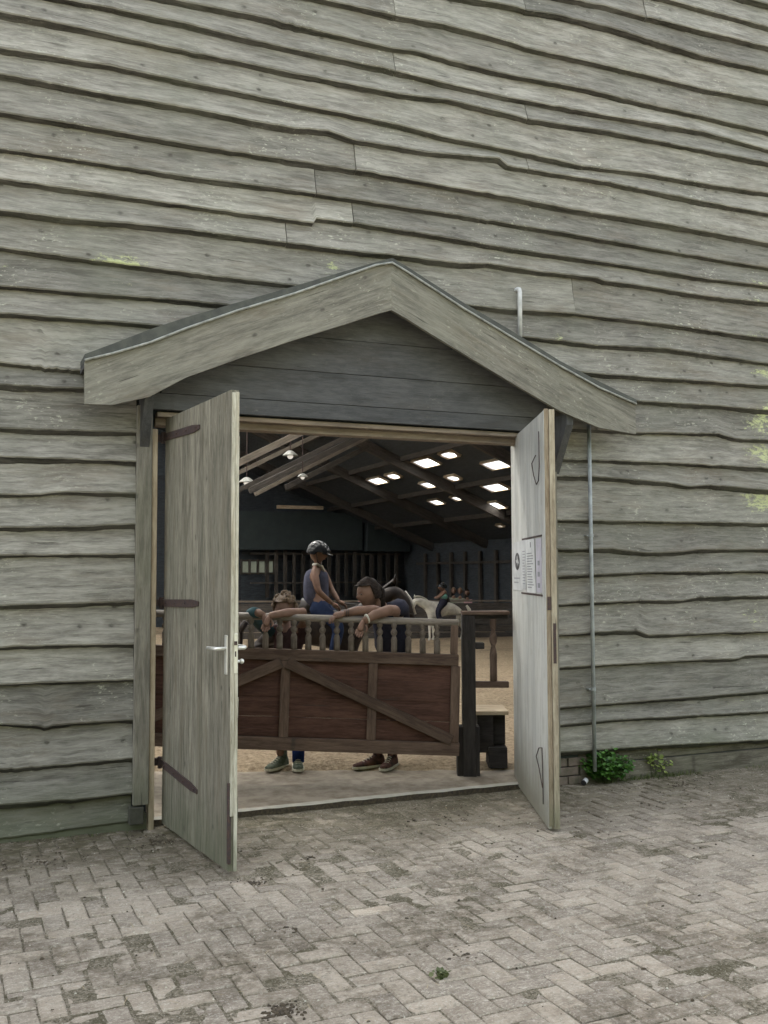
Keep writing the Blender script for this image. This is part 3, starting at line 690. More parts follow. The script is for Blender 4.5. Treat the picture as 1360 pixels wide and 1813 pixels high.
fl = MB(); fl.tube([(x, -.298, z+.002) for x, z in wob(STRIP, 3, .006)], .008, 6); fl.build('flashing_strip', M_flash, canopy, True)
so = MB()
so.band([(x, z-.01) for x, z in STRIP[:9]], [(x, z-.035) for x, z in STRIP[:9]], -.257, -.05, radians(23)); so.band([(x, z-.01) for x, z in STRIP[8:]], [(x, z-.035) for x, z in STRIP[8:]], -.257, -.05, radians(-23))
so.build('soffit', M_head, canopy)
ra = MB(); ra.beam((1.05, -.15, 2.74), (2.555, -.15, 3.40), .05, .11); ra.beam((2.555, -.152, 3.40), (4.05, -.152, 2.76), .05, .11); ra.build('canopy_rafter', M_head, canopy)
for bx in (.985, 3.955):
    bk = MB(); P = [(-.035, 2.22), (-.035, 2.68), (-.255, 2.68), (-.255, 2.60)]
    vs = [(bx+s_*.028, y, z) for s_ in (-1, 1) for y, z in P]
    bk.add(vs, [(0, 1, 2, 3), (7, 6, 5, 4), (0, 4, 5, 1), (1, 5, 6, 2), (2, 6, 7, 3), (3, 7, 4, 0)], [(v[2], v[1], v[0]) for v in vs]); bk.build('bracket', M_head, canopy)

# ---------------------------------------------------------------- door leaves
class Leaf:
    def __init__(s, A, B, side):
        s.A = V((A[0], A[1], 0)); d = V((B[0]-A[0], B[1]-A[1], 0)); s.W = d.length; s.u = d.normalized()
        s.n = V((s.u.y, -s.u.x, 0))*side          # from the visible face into the leaf's thickness
        s.R = Matrix((s.u, -s.n, V((0, 0, 1)))).transposed()
    def p(s, u, d, z): return s.A + s.u*u + s.n*d + V((0, 0, z))   # u along the leaf, d in from the visible face
    def box(s, mb, u0, u1, d0, d1, z0, z1, axis=None, mi=0, rnd=None):
        mb.box(s.p((u0+u1)/2, (d0+d1)/2, (z0+z1)/2), (u1-u0, abs(d1-d0), z1-z0), s.R, axis, mi, rnd)
LL = Leaf((1.126, -.011), (1.262, -1.141), -1); RL = Leaf((3.734, .205), (3.224, -1.07), 1)
if LL.n.x < 0: LL.n = -LL.n
if RL.n.x < 0: RL.n = -RL.n
d1 = MB(); u = 0.0
while u < LL.W-.001:
    w_ = min(random.choice((.085, .1, .115, .13)), LL.W-u)
    if LL.W-u-w_ < .04: w_ = LL.W-u
    LL.box(d1, u+.0006, u+w_-.0006, random.uniform(0, .002), .046, .02+.004*random.random(), 2.515, 2); u += w_
for z0, z1 in ((.25, .38), (1.2, 1.33), (2.15, 2.28)): LL.box(d1, .06, LL.W-.06, .0475, .075, z0, z1, 0)
door1 = d1.build('door', M_leaf, barn, bevel=.0015, label='left door leaf of grey green vertical boards with a lever handle, standing open')
e = MB(); LL.box(e, LL.W, LL.W+.012, .004, .024, .30, 2.50, 2); LL.box(e, LL.W, LL.W+.008, .026, .045, .02, 2.505, 2); e.build('edge_strip', M_ledge, door1, bevel=.002)
e = MB(); LL.box(e, LL.W-.012, LL.W+.01, -.006, .012, .06, .47, 2); e.build('edge_guard', M_rust, door1, bevel=.003)
def strap(L_, z, u1, tilt, name='hinge', d=-.006):
    h = MB(); k = 6; pts = []
    for i in range(k+1):
        uu = -.03+(u1+.03)*i/k; zz = z - tilt*max(0, (uu-.0)); hh = .023 if i < k else .012
        pts.append((uu, zz, hh))
    vs = []; 
    for uu, zz, hh in pts:
        for dd in (d, .004):
            for s_ in (-1, 1): vs.append(L_.p(uu, dd, zz+s_*hh))
    F = [(0, 1, 3, 2), (4*k, 4*k+2, 4*k+3, 4*k+1)]
    for i in range(k):
        a = 4*i; F += [(a, a+4, a+5, a+1), (a+2, a+3, a+7, a+6), (a+1, a+5, a+7, a+3), (a, a+2, a+6, a+4)]
    h.add(vs, F)
    h.tube([L_.p(-.03, -.005, z-.035), L_.p(-.03, -.005, z+.035)], .014, 8)
    h.box(L_.p(-.065, -.0, z), (.07, .03, .045))
    for i in range(4): h.ball(L_.p(.07+(u1-.12)*i/3, d-.003, z-tilt*(.07+(u1-.12)*i/3)), (.006, .006, .006), 6)
    return h.build(name, M_rust, door1)
strap(LL, 1.365, .66, -.02); strap(LL, .385, .66, .075); strap(LL, 2.40, .655, .03)
# handle set
h = MB(); LL.box(h, LL.W-.062, LL.W-.024, -.005, .001, 1.02, 1.225, 2); h.build('lock_plate', M_steel, door1, bevel=.003)
h = MB(); h.tube([LL.p(LL.W-.043, 0, 1.155), LL.p(LL.W-.043, -.05, 1.155), LL.p(LL.W-.055, -.058, 1.155), LL.p(LL.W-.165, -.06, 1.153)], [.010, .010, .0105, .0095], 10); h.build('handle', M_steel, door1, True)
h = MB(); h.tube([LL.p(LL.W-.043, .046, 1.155), LL.p(LL.W-.043, .098, 1.155), LL.p(LL.W-.055, .106, 1.157), LL.p(LL.W-.165, .108, 1.157)], [.010, .010, .0115, .0105], 10); h.build('handle', M_steel, door1, True)
h = MB(); h.tube([LL.p(LL.W-.043, .046, 1.085), LL.p(LL.W-.043, .075, 1.085)], .008, 8); h.ball(LL.p(LL.W-.043, .085, 1.085), .014, 10); h.build('lock_knob', M_steel, door1, True)
h = MB(); LL.box(h, LL.W+.008, LL.W+.0115, .018, .042, 1.03, 1.235, 2); h.build('latch_plate', M_steel, door1, bevel=.002)
h = MB(); LL.box(h, LL.W+.0116, LL.W+.0125, .026, .033, 1.115, 1.143, 2); h.build('keyhole', M_rust, door1); h = MB(); LL.box(h, LL.W+.0116, LL.W+.018, .022, .036, 1.175, 1.195, 2); h.build('latch', M_rust, door1)

d2 = MB(); u = 0.0
while u < RL.W-.001:
    w_ = min(.172, RL.W-u)
    RL.box(d2, u+.0006, u+w_-.0006, 0, .02, .02, 2.535, 2); u += w_
door2 = d2.build('door', M_white, barn, bevel=.001, label='right door leaf with a white painted inner face and notices, standing open')
e = MB(); RL.box(e, 0.0, RL.W-.002, .022, .048, .022, 2.53, 2); RL.box(e, RL.W-.02, RL.W+.004, .003, .030, .035, 2.545, 2); e.build('outer_boards', M_redge, door2, bevel=.002)
e = MB(); RL.box(e, RL.W-.06, RL.W+.010, .032, .066, .02, 2.54, 2); e.build('edge_strip', wood('edge_lath', (0.22, 0.18, 0.13), (0.44, 0.39, 0.30), knots=0, var=.2, splash=.5), door2, bevel=.002)
h = MB(); RL.box(h, RL.W+.0101, RL.W+.0125, .040, .058, 1.0, 1.24, 2); h.build('latch_plate', M_rust, door2)
h = MB(); RL.box(h, RL.W+.004, RL.W+.012, .008, .03, 1.32, 1.40, 2); h.build('catch', M_rust, door2)
wr = lambda pts: [RL.p(a, -.012, b) for a, b in pts]
h = MB(); h.tube(wr([(1.27, 2.42), (1.275, 2.2), (1.24, 2.115), (1.16, 2.10), (1.06, 2.17), (1.0, 2.25), (1.08, 2.27), (1.15, 2.285)]), .0035, 6); h.build('hook', M_rust, door2, True)
h = MB(); h.tube(wr([(1.24, .235), (1.13, .33), (1.03, .385), (1.13, .455), (1.24, .475), (1.255, .36), (1.26, .14)]), .0035, 6); h.build('hook', M_rust, door2, True)
# notices on the white face
def sheet_on(u0, u1, z0, z1, mat, d=-.003, sl=0.0, name='notice'):
    b = MB(); P = [(u0, z0), (u1, z0), (u1-sl, z1), (u0-sl, z1)]
    vs = [RL.p(a, dd, c) for dd in (d, d+.0012) for a, c in P]
    b.add(vs, [(0, 1, 2, 3), (7, 6, 5, 4), (0, 4, 5, 1), (1, 5, 6, 2), (2, 6, 7, 3), (3, 7, 4, 0)]); return b
def bars(b, u0, u1, z0, z1, n, mi=1, d=-.0038, th=.35, sl=0.0):
    for i in range(n):
        zz = z1-(z1-z0)*(i+.5)/n; hh = (z1-z0)/n*th/2; e_ = u1-(u1-u0)*random.choice((0, .1, .25, .4)); off = sl*(zz-z0)
        vs = [RL.p(a-off, d, c) for a, c in ((u0, zz-hh), (e_, zz-hh), (e_, zz+hh), (u0, zz+hh))]; b.add(vs, [(0, 1, 2, 3)], mi=mi)
b = sheet_on(.03, .50, 1.42, 1.765, M_paper2)
n_ = 24; cu, cz = .285, 1.625
b.add([RL.p(cu, -.0042, cz)]+[RL.p(cu+.115*cos(2*pi*i/n_), -.0042, cz+.062*sin(2*pi*i/n_)) for i in range(n_)], [(0, i+1, (i+1) % n_+1) for i in range(n_)], mi=1)
HS = [(-.06, -.035), (-.035, -.01), (-.045, .012), (-.015, .008), (-.012, .035), (.008, .045), (.012, .02), (.035, .005), (.05, -.02), (.03, -.012), (.02, -.04), (.008, -.012), (-.02, -.008)]
b.add([RL.p(cu+x*1.5, -.0052, cz+z*.95) for x, z in HS], [tuple(range(len(HS)))], mi=0)
bars(b, .12, .40, 1.46, 1.52, 2, 2); b.build('notice', [M_paper2, M_ink, M_inkg], door2, label='grey notice with a round black emblem')
b = sheet_on(.50, .66, 1.43, 1.77, M_paper2, -.0032); bars(b, .52, .64, 1.46, 1.70, 12, 1, -.004); b.build('notice', [M_paper2, M_inkg], door2, label='narrow grey notice with small print')
b = sheet_on(.72, 1.06, 1.415, 1.765, M_paper, -.006, .05); bars(b, .75, 1.02, 1.44, 1.68, 14, 1, -.0068, .4, .14)
vs = [RL.p(a, -.0068, c) for a, c in ((.86, 1.71), (.885, 1.71), (.885, 1.745), (.86, 1.745))]; b.add(vs, [(0, 1, 2, 3)], mi=2)
b.build('notice', [M_paper, M_inkg, M_ink], door2, label='white typed notice pinned slightly askew')
b = sheet_on(1.07, 1.26, 1.42, 1.76, M_lilac, -.0035)
for zz in (1.45, 1.52, 1.59): b.add([RL.p(a, -.0043, c) for a, c in ((1.12, zz), (1.2, zz), (1.2, zz+.03), (1.12, zz+.03))], [(0, 1, 2, 3)], mi=1)
b.build('notice', [M_lilac, M_inkg], door2, label='narrow lilac notice beside the brown door edge')
b = MB(); RL.box(b, .5, 1.27, -.004, .001, 1.768, 1.78, 0); RL.box(b, .45, 1.27, -.004, .001, 1.398, 1.41, 0); b.build('pin_batten', M_rust, door2)

# pipes
def pipe(pts, r, name, brk=()):
    b = MB(); b.tube(pts, r, 12); 
    o = b.build(name, M_pipe, barn, True)
    for z_ in brk:
        k = MB(); k.tube([(pts[0][0], pts[0][1], z_-.012), (pts[0][0], pts[0][1], z_+.012)], r+.005, 12); k.box((pts[0][0]-.02, pts[0][1]+.03, z_), (.03, .06, .008)); k.build('pipe_clip', M_pipe, o)
    return o
pipe([(4.235, -.085, 2.64), (4.235, -.086, 1.5), (4.237, -.085, .10)], .0145, 'downpipe', (1.817, .693))
p_ = pipe([(3.652, -.0, 3.602), (3.655, -.06, 3.606), (3.655, -.078, 3.60), (3.655, -.086, 3.58), (3.652, -.087, 3.25)], .0165, 'vent_pipe')
_pm = plain('pale_pipe', (0.55, 0.56, 0.56), .5, scale=14); p_.data.materials[0] = _pm
# ---------------------------------------------------------------- things inside, in a frame turned with the arena gate
RT, FW = V((cos(YAW), -sin(YAW), 0)), V((sin(YAW), cos(YAW), 0)); BASE = V((0, -6.215, 0))
def Q(u, d, z): return BASE + RT*u + FW*d + V((0, 0, z))      # u metres to the side, d metres deep, z up
RQ = Matrix((RT, FW, V((0, 0, 1)))).transposed()
def uP(px, d): return (px-680)/1750*d
GT = .035                                                     # the gate hangs a little askew
U1 = .535; U0 = -1.93; GD = 7.2
def tz(u): return (U1-u)*GT
gate = thing('gate', 'brown wooden arena gate with turned balusters and a diagonal brace', 'gate', tuple(Q(U1, GD, .07)))
def gb(u0, u1, z0, z1, d0, d1, axis=None, name=None, mat=M_gate, **k):
    b = MB(); um = (u0+u1)/2; R = RQ @ Matrix.Rotation(math.atan(GT), 3, 'Y')
    b.box(Q(um, GD+(d0+d1)/2, (z0+z1)/2+tz(um)), (u1-u0, abs(d1-d0), z1-z0), R, axis); return b.build(name, mat, gate, bevel=.003, **k)
b = MB(); b.tube([Q(U0, GD, 1.182+tz(U0)), Q((U0+U1)/2, GD, 1.184+tz((U0+U1)/2)), Q(U1, GD, 1.182+tz(U1))], .026, 10); b.build('top_rail', wood('handrail_wood', (0.13, 0.11, 0.09), (0.28, 0.24, 0.20), knots=.4, rough=.45), gate, True)
gb(U0, U1, .875, .955, -.03, .03, 0, 'middle_rail')
gb(U0, U1, .235, .325, -.032, .028, 0, 'bottom_rail')
for i, z0 in enumerate((.327, .47, .61, .745)):
    gb(U0+.05, U1-.05, z0, z0+(.14 if i < 3 else .128), .0+.003*(i % 2), .024, 0, 'panel_board', M_gpan)
for us, full in ((U1-.03, 1), (-.09, 0), (-.72, 0), (-1.34, 0), (U0+.03, 1)):
    gb(us-.033, us+.033, .327, .873, -.03, -.002, 2, 'stile')
    if full: gb(us-.026, us+.026, .957, 1.165, -.026, .026, 2, 'end_post')
for a, c in (((-.70, .86), (.48, .345)), ((-.74, .86), (-1.88, .345))):
    b = MB(); b.beam(Q(a[0], GD-.034, a[1]+tz(a[0])), Q(c[0], GD-.034, c[1]+tz(c[0])), .026, .075); b.build('brace', M_gate, gate, bevel=.002)
BAL = [(.024, 0), (.024, .03), (.023, .06), (.025, .09), (.018, .112), (.013, .12), (.024, .136), (.026, .15), (.015, .168), (.014, .175), (.022, .19), (.022, .215)]
u = U1-.155; M_bal = wood('baluster_wood', (0.085, 0.068, 0.052), (0.17, 0.14, 0.115), knots=0)
while u > U0+.08:
    b = MB(); b.lathe(Q(u, GD, .953+tz(u)), BAL, 8); b.build('baluster', M_bal, gate, True); u -= .1035
gb(-1.08, -1.055, .45, .60, -.006, -.0005, 2, 'label_plate', M_chip)
# fence, latch post and baluster right of the gate
fence = thing('fence', 'dark timber fence post and rails with a turned baluster right of the gate', 'fence', tuple(Q(.63, 7.35, .07)))
def fb(u0, u1, z0, z1, d0, d1, axis, name, mat=M_post):
    b = MB(); b.box(Q((u0+u1)/2, (d0+d1)/2, (z0+z1)/2), (u1-u0, d1-d0, z1-z0), RQ, axis); return b.build(name, mat, fence, bevel=.004)
fb(.572, .668, .05, 1.235, 7.3, 7.42, 2, 'post'); fb(.53, .695, .04, .42, 7.32, 7.44, 2, 'post_base');
fb(.57, .92, 1.236, 1.262, 7.29, 7.43, 0, 'top_rail', M_gate); fb(.669, .915, 1.205, 1.235, 7.34, 7.40, 0, 'top_rail_support')
fb(.669, .915, .70, .745, 7.33, 7.39, 0, 'lower_rail', M_gate)
fb(.669, .735, .985, 1.03, 7.31, 7.40, 0, 'latch_block')
for uu in (.805,):
    b = MB(); b.lathe(Q(uu, 7.36, .746), [(r_*1.15, h_*2.13) for r_, h_ in BAL], 8); b.build('baluster', M_gate, fence, True)
# step bench on dark boxes
bench = thing('bench', 'low step with a pale plank top on dark boxes behind the fence', 'bench', tuple(Q(.95, 7.65, .07)))
b = MB(); b.box(Q(.80, 7.68, .492), (.26, .36, .03), RQ, 0); b.build('seat', M_pale, bench, bevel=.003)
for a, c, z0, z1, d_ in ((.70, .82, .19, .476, 7.66), (.822, .92, .24, .476, 7.74), (.78, .92, .08, .235, 7.62)):
    b = MB(); b.box(Q((a+c)/2, d_, (z0+z1)/2), (c-a, .22, z1-z0), RQ, 0); b.build('box_leg', M_post, bench, bevel=.004)

# ---------------------------------------------------------------- people and ponies
M_skin = plain('skin', (0.20, 0.118, 0.085), .6, spec=.25, scale=12, var=.12, bump=.1)
M_hair_b = plain('blond_hair', (0.16, 0.10, 0.055), .6, scale=90, bump=.8, col2=(0.06, 0.038, 0.022))
M_hair_d = plain('dark_hair', (0.012, 0.009, 0.008), .7, spec=.12, scale=60, bump=.8, col2=(0.035, 0.024, 0.018))
def cloth(n, c, c2=None): return plain(n, c, .9, scale=25, bump=.5, col2=c2, spec=.1)
M_navy, M_jean, M_teal = cloth('navy_jersey', (0.035, 0.036, 0.055)), cloth('jeans', (0.02, 0.032, 0.075)), cloth('teal_sleeve', (0.045, 0.085, 0.095))
M_brown, M_vest, M_shoe = cloth('brown_shirt', (0.06, 0.035, 0.035)), cloth('grey_blue_vest', (0.075, 0.08, 0.12)), cloth('brown_shoe', (0.11, 0.055, 0.045), (0.04, 0.03, 0.03))
M_lshoe, M_turq, M_bluesock = cloth('grey_trainer', (0.16, 0.18, 0.15), (0.06, 0.08, 0.06)), cloth('turquoise_shirt', (0.22, 0.48, 0.42)), cloth('blue_sock', (0.02, 0.04, 0.16))
M_helm = plain('helmet_shell', (0.015, 0.016, 0.018), .22, bump=0, spec=.35); M_eye = plain('eye', (0.02, 0.015, 0.012), .3, bump=0); M_lip = plain('lips', (0.28, 0.11, 0.10), .5, bump=0)
M_pony = plain('dark_bay_coat', (0.02, 0.016, 0.016), .6, spec=.2, scale=12, bump=.1, col2=(0.035, 0.026, 0.022)); M_blaze = plain('white_blaze', (0.5, 0.48, 0.45), .7, bump=0)
M_grey = plain('pale_grey_coat', (0.72, 0.70, 0.62), .6, scale=6, bump=.1, col2=(0.5, 0.48, 0.43)); M_mane = plain('pale_mane', (0.62, 0.6, 0.5), .8, scale=40, bump=.5)
M_tack = plain('dark_leather', (0.03, 0.022, 0.018), .5, bump=.1)

def head(mb, c, face, r=.1, tilt=0.0):
    """skull, jaw, nose, ears, eyes and lips, looking along 'face'"""
    f_ = V(face).normalized(); sd_ = f_.cross(V((0, 0, 1))).normalized(); up = sd_.cross(f_)
    R = Matrix((sd_, f_, up)).transposed(); c = V(c); n = 30; m = 44
    vs, F = [], []
    for i in range(n//1+1):
        t = pi*i/n
        for j in range(m):
            a = 2*pi*j/m; x, y, z = sin(t)*cos(a)*.80, sin(t)*sin(a), cos(t)*1.13
            if z < 0: x *= 1+.30*z; y *= 1+.12*z               # jaw narrows
            if y > 0 and z < .0: y += .10*(1-abs(x))*max(0, -z)
            fx = math.exp(-(x/.16)**2)
            y += .26*fx*math.exp(-((z+.18)/.17)**2)*(y > 0)      # nose
            y -= .10*math.exp(-((abs(x)-.30)/.16)**2)*math.exp(-((z-.06)/.12)**2)*(y > 0)   # eye sockets
            y += .06*fx*math.exp(-((z+.52)/.08)**2)*(y > 0)      # lips
            y -= .05*math.exp(-((z+.70)/.07)**2)*(y > 0)
            vs.append(c+R @ V((x*r, y*r, z*r)))
    for i in range(n):
        for j in range(m): F.append((i*m+j, (i+1)*m+j, (i+1)*m+(j+1) % m, i*m+(j+1) % m))
    mb.add(vs, F, mi=0)
    for s_ in (-1, 1):
        mb.ball(c+R @ V((s_*.29*r, .90*r, .05*r)), (.10*r, .07*r, .055*r), 8, 1, R)
        mb.ball(c+R @ V((s_*.80*r, -.02*r, -.08*r)), (.07*r, .16*r, .24*r), 8, 0, R)
    mb.ball(c+R @ V((0, .97*r, -.52*r)), (.22*r, .06*r, .05*r), 8, 2, R)
    return R
def hand(mb, w, d, nrm, r=.8):
    """palm and five bent fingers; w wrist, d direction, nrm the palm's normal"""
    w, d, nrm = V(w), V(d).normalized(), V(nrm); nrm = (nrm-d*nrm.dot(d)).normalized(); s_ = d.cross(nrm)
    mb.tube([w, w+d*.03*r, w+d*.075*r, w+d*.095*r], [.022*r, .032*r, .036*r, .026*r], 8, squash=.5 if abs(s_.z) > 2 else .7)
    for k, (o_, L_) in enumerate(((-.027, .062), (-.009, .074), (.009, .07), (.026, .055))):
        a = w+d*.088*r+s_*o_*r; b1 = a+d*L_*.45*r+nrm*.008*r; b2 = b1+d*L_*.3*r+nrm*.018*r; b3 = b2+d*L_*.15*r+nrm*.022*r
        mb.tube([a, b1, b2, b3], [.0095*r, .009*r, .008*r, .006*r], 6)
    a = w+d*.03*r-s_*.03*r; mb.tube([a, a-s_*.022*r+d*.025*r, a-s_*.02*r+d*.055*r+nrm*.01*r], [.012*r, .011*r, .008*r], 6)
def limb(mb, pts, rad, mi=0): mb.tube(pts, rad, 10, mi)
def hair_cap(c, face, r, back_len=0.0, puff=.12, curls=0, seed=1):
    f_ = V(face).normalized(); sd_ = f_.cross(V((0, 0, 1))).normalized(); up = sd_.cross(f_); R = Matrix((sd_, f_, up)).transposed(); b = MB(); rnd_ = random.Random(seed)
    vs, F = [], []; c = V(c); m_ = 12; n_ = 20
    for i in range(m_+1):
        t = pi*.62*i/m_
        for j in range(n_):
            a = 2*pi*j/n_; x, y, z = sin(t)*cos(a)*.80, sin(t)*sin(a), cos(t)*1.13
            k = 1+puff+.10*noise.noise(V((x*4, y*4, z*4+seed)))
            if y > .1 and z < .62: z = .62+.05*z; y = min(y, .78)
            vs.append(c+R @ V((x*r*k, y*r*k, z*r*k)))
    for i in range(m_):
        for j in range(n_): F.append((i*n_+j, (i+1)*n_+j, (i+1)*n_+(j+1) % n_, i*n_+(j+1) % n_))
    b.add(vs, F)
    for q in range(curls):
        a = rnd_.uniform(0, 2*pi); t = rnd_.uniform(.1, 1.5); p = V((sin(t)*cos(a)*.82, sin(t)*sin(a), cos(t)*1.15))
        if p.y > .5 and p.z < .5: continue
        b.ball(c+R @ (p*r*(1+puff)), r*rnd_.uniform(.12, .22), 6)
    if back_len:
        b.tube([c+R @ V((0, -.8*r, .5*r)), c+R @ V((0, -1.15*r, 0)), c+R @ V((0, -1.1*r, -back_len*.6)), c+R @ V((0, -.9*r, -back_len))], [.3*r, .42*r, .36*r, .12*r], 8)
    return b

# child peeping over the gate
kid = thing('person', 'curly haired child peeping over folded arms on the gate', 'person', tuple(Q(-.72, 7.6, .08)), 'people leaning on the gate')
hc = Q(-.755, 7.52, 1.275); fc = -FW+RT*.1-V((0, 0, .15))
body = MB(); head(body, hc, fc, .094)
limb(body, [Q(-.75, 7.58, 1.0), Q(-.752, 7.56, 1.19)], [.04, .038])
E_L, E_R = Q(-.975, 7.30, 1.255), Q(-.60, 7.28, 1.262)
limb(body, [Q(-.67, 7.57, 1.08), Q(-.60, 7.45, 1.18), E_R, Q(-.70, 7.17, 1.262), Q(-.815, 7.12, 1.245), Q(-.835, 7.11, 1.225)], [.036, .034, .033, .031, .024, .018]); hand(body, Q(-.825, 7.11, 1.24), (-.35, -.1, -.9), -FW, .8)
limb(body, [E_L, Q(-.91, 7.16, 1.262), Q(-.865, 7.13, 1.245)], [.034, .03, .022]); hand(body, Q(-.862, 7.13, 1.25), (.12, -.2, -1), -FW, .8)
sk_ = skin({'pel': (Q(-.74, 7.66, .72), .10), 'hl': (Q(-.80, 7.66, .66), .07), 'kl': (Q(-.80, 7.62, .42), .05), 'al': (Q(-.79, 7.60, .15), .035), 'hr': (Q(-.68, 7.66, .66), .07), 'kr': (Q(-.66, 7.62, .42), .05), 'ar': (Q(-.66, 7.58, .15), .035), 'ch': (Q(-.75, 7.62, .98), .105), 'nk': (Q(-.75, 7.58, 1.13), .05)},
           [('pel', 'hl'), ('hl', 'kl'), ('kl', 'al'), ('pel', 'hr'), ('hr', 'kr'), ('kr', 'ar'), ('pel', 'ch'), ('ch', 'nk')], 'pel'); body.mesh(sk_)
body.build('body', [M_skin, M_eye, M_lip], kid, True)
b = MB(); b.mesh(skin({'p': (Q(-.74, 7.66, .70), .125), 'c': (Q(-.75, 7.62, .98), .135), 's': (Q(-.75, 7.59, 1.12), .08), 'sr': (Q(-.62, 7.56, 1.11), .075), 'er': (Q(-.592, 7.45, 1.17), .065), 'sl': (Q(-.88, 7.57, 1.11), .05)}, [('p', 'c'), ('c', 's'), ('s', 'sr'), ('sr', 'er'), ('s', 'sl')], 'p')); b.build('shirt', M_brown, kid, True)
b = MB(); limb(b, [Q(-.87, 7.56, 1.10), Q(-.95, 7.44, 1.19), Q(-.978, 7.31, 1.25), Q(-.945, 7.20, 1.262), Q(-.915, 7.165, 1.262)], [.05, .047, .045, .042, .038]); b.build('sleeve', M_teal, kid, True)
b = MB(); b.mesh(skin({'p': (Q(-.74, 7.66, .72), .12), 'hl': (Q(-.80, 7.66, .64), .085), 'kl': (Q(-.80, 7.62, .42), .065), 'al': (Q(-.79, 7.60, .26), .05), 'hr': (Q(-.68, 7.66, .64), .085), 'kr': (Q(-.66, 7.62, .42), .065), 'ar': (Q(-.66, 7.58, .26), .05)}, [('p', 'hl'), ('hl', 'kl'), ('kl', 'al'), ('p', 'hr'), ('hr', 'kr'), ('kr', 'ar')], 'p')); b.build('trousers', M_jean, kid, True)
def shoe(mb, u, d, ang, L_=.25, zf=.078):
    """laced shoe: flat sole, arched upper, open top at the ankle; toe towards the gate"""
    R = RQ @ Matrix.Rotation(ang, 3, 'Z'); c = Q(u, d, zf); n = 10
    st = [(-.07, .020, .050), (-.062, .033, .085), (-.03, .038, .098), (.01, .037, .092), (.05, .037, .070), (.09, .041, .056), (.13, .040, .046), (L_-.085, .030, .036), (L_-.072, .012, .022)]
    vs, F = [], []
    for y, w_, h_ in st:
        for k in range(n):
            a = pi*k/(n-1); vs.append(c+R @ V((w_*cos(a), -y, .016+(h_-.016)*sin(a)**.7)))
    for i in range(len(st)-1):
        for k in range(n-1): F.append((i*n+k, i*n+k+1, (i+1)*n+k+1, (i+1)*n+k))
        F.append((i*n, (i+1)*n, (i+1)*n+n-1, i*n+n-1))
    F += [tuple(range(n)), tuple(reversed(range((len(st)-1)*n, len(st)*n)))]
    mb.add(vs, F)
    for i in range(4): mb.tube([c+R @ V((-.018, -.045-.022*i, .074-.009*i)), c+R @ V((0, -.048-.022*i, .080-.009*i)), c+R @ V((.018, -.045-.022*i, .074-.009*i))], .003, 5, 1)
    o = [(w_+.005, y) for y, w_, h_ in st]+[(-w_-.005, y) for y, w_, h_ in reversed(st)]; m_ = len(o)
    mb.add([c+R @ V((x, -y, z)) for z in (0, .018) for x, y in o], [tuple(range(m_)), tuple(reversed(range(m_, 2*m_)))]+[(i, i+m_, (i+1) % m_+m_, (i+1) % m_) for i in range(m_)], mi=1)
    mb.tube([c+R @ V((0, .02, .06)), c+R @ V((0, .022, .15))], [.038, .036], 10)
sock = MB(); limb(sock, [Q(-.655, 7.575, .12), Q(-.655, 7.58, .27)], [.045, .05]); sock.build('sock', M_bluesock, kid, True)
for u_, a_ in ((-.79, -.5), (-.66, .1)):
    b = MB(); shoe(b, u_, 7.6, a_); b.build('shoe', [M_lshoe, M_chip], kid, False)
hair_cap(hc, fc, .098, 0, .14, 60, 3).build('hair', M_hair_b, kid, True)

# teenager resting on forearms
teen = thing('person', 'dark haired teenager in a navy shirt leaning on the gate with bare forearms', 'person', tuple(Q(-.02, 7.65, .08)), 'people leaning on the gate')
hc = Q(-.118, 7.42, 1.395); fc = -FW*.62-RT*.85-V((0, 0, .14))
body = MB(); head(body, hc, fc, .094)
limb(body, [Q(.02, 7.55, 1.24), Q(-.05, 7.5, 1.31), Q(-.095, 7.46, 1.36)], [.06, .05, .048])
limb(body, [Q(.11, 7.45, 1.235), Q(.075, 7.28, 1.27), Q(.03, 7.2, 1.275), Q(-.07, 7.13, 1.245), Q(-.15, 7.10, 1.20)], [.04, .040, .041, .036, .024]); hand(body, Q(-.15, 7.10, 1.205), (-.35, -.1, -.8), -FW, .85)
limb(body, [Q(-.06, 7.50, 1.24), Q(-.05, 7.34, 1.265), Q(-.08, 7.24, 1.275), Q(-.19, 7.2, 1.272), Q(-.29, 7.18, 1.255)], [.038, .037, .038, .033, .023]); hand(body, Q(-.29, 7.18, 1.255), (-1, -.1, -.25), (0, 0, -1), .85)
sk_ = skin({'pel': (Q(.05, 7.78, .86), .13), 'hl': (Q(-.04, 7.78, .80), .085), 'kl': (Q(-.05, 7.70, .48), .06), 'al': (Q(-.06, 7.66, .15), .04), 'hr': (Q(.13, 7.78, .80), .085), 'kr': (Q(.12, 7.70, .48), .06), 'ar': (Q(.06, 7.62, .15), .04), 'ch': (Q(.06, 7.66, 1.12), .12), 'nk': (Q(.02, 7.56, 1.25), .06)},
           [('pel', 'hl'), ('hl', 'kl'), ('kl', 'al'), ('pel', 'hr'), ('hr', 'kr'), ('kr', 'ar'), ('pel', 'ch'), ('ch', 'nk')], 'pel'); body.mesh(sk_)
body.build('body', [M_skin, M_eye, M_lip], teen, True)
b = MB(); b.mesh(skin({'p': (Q(.05, 7.78, .84), .16), 'c': (Q(.07, 7.67, 1.10), .17), 's': (Q(.05, 7.58, 1.24), .12), 'sr': (Q(.135, 7.50, 1.30), .085), 'er': (Q(.12, 7.38, 1.29), .075), 'e2': (Q(.085, 7.29, 1.28), .066), 'sl': (Q(-.06, 7.54, 1.25), .06), 'el': (Q(-.05, 7.42, 1.255), .055)}, [('p', 'c'), ('c', 's'), ('s', 'sr'), ('sr', 'er'), ('er', 'e2'), ('s', 'sl'), ('sl', 'el')], 'p')); b.build('shirt', M_navy, teen, True)
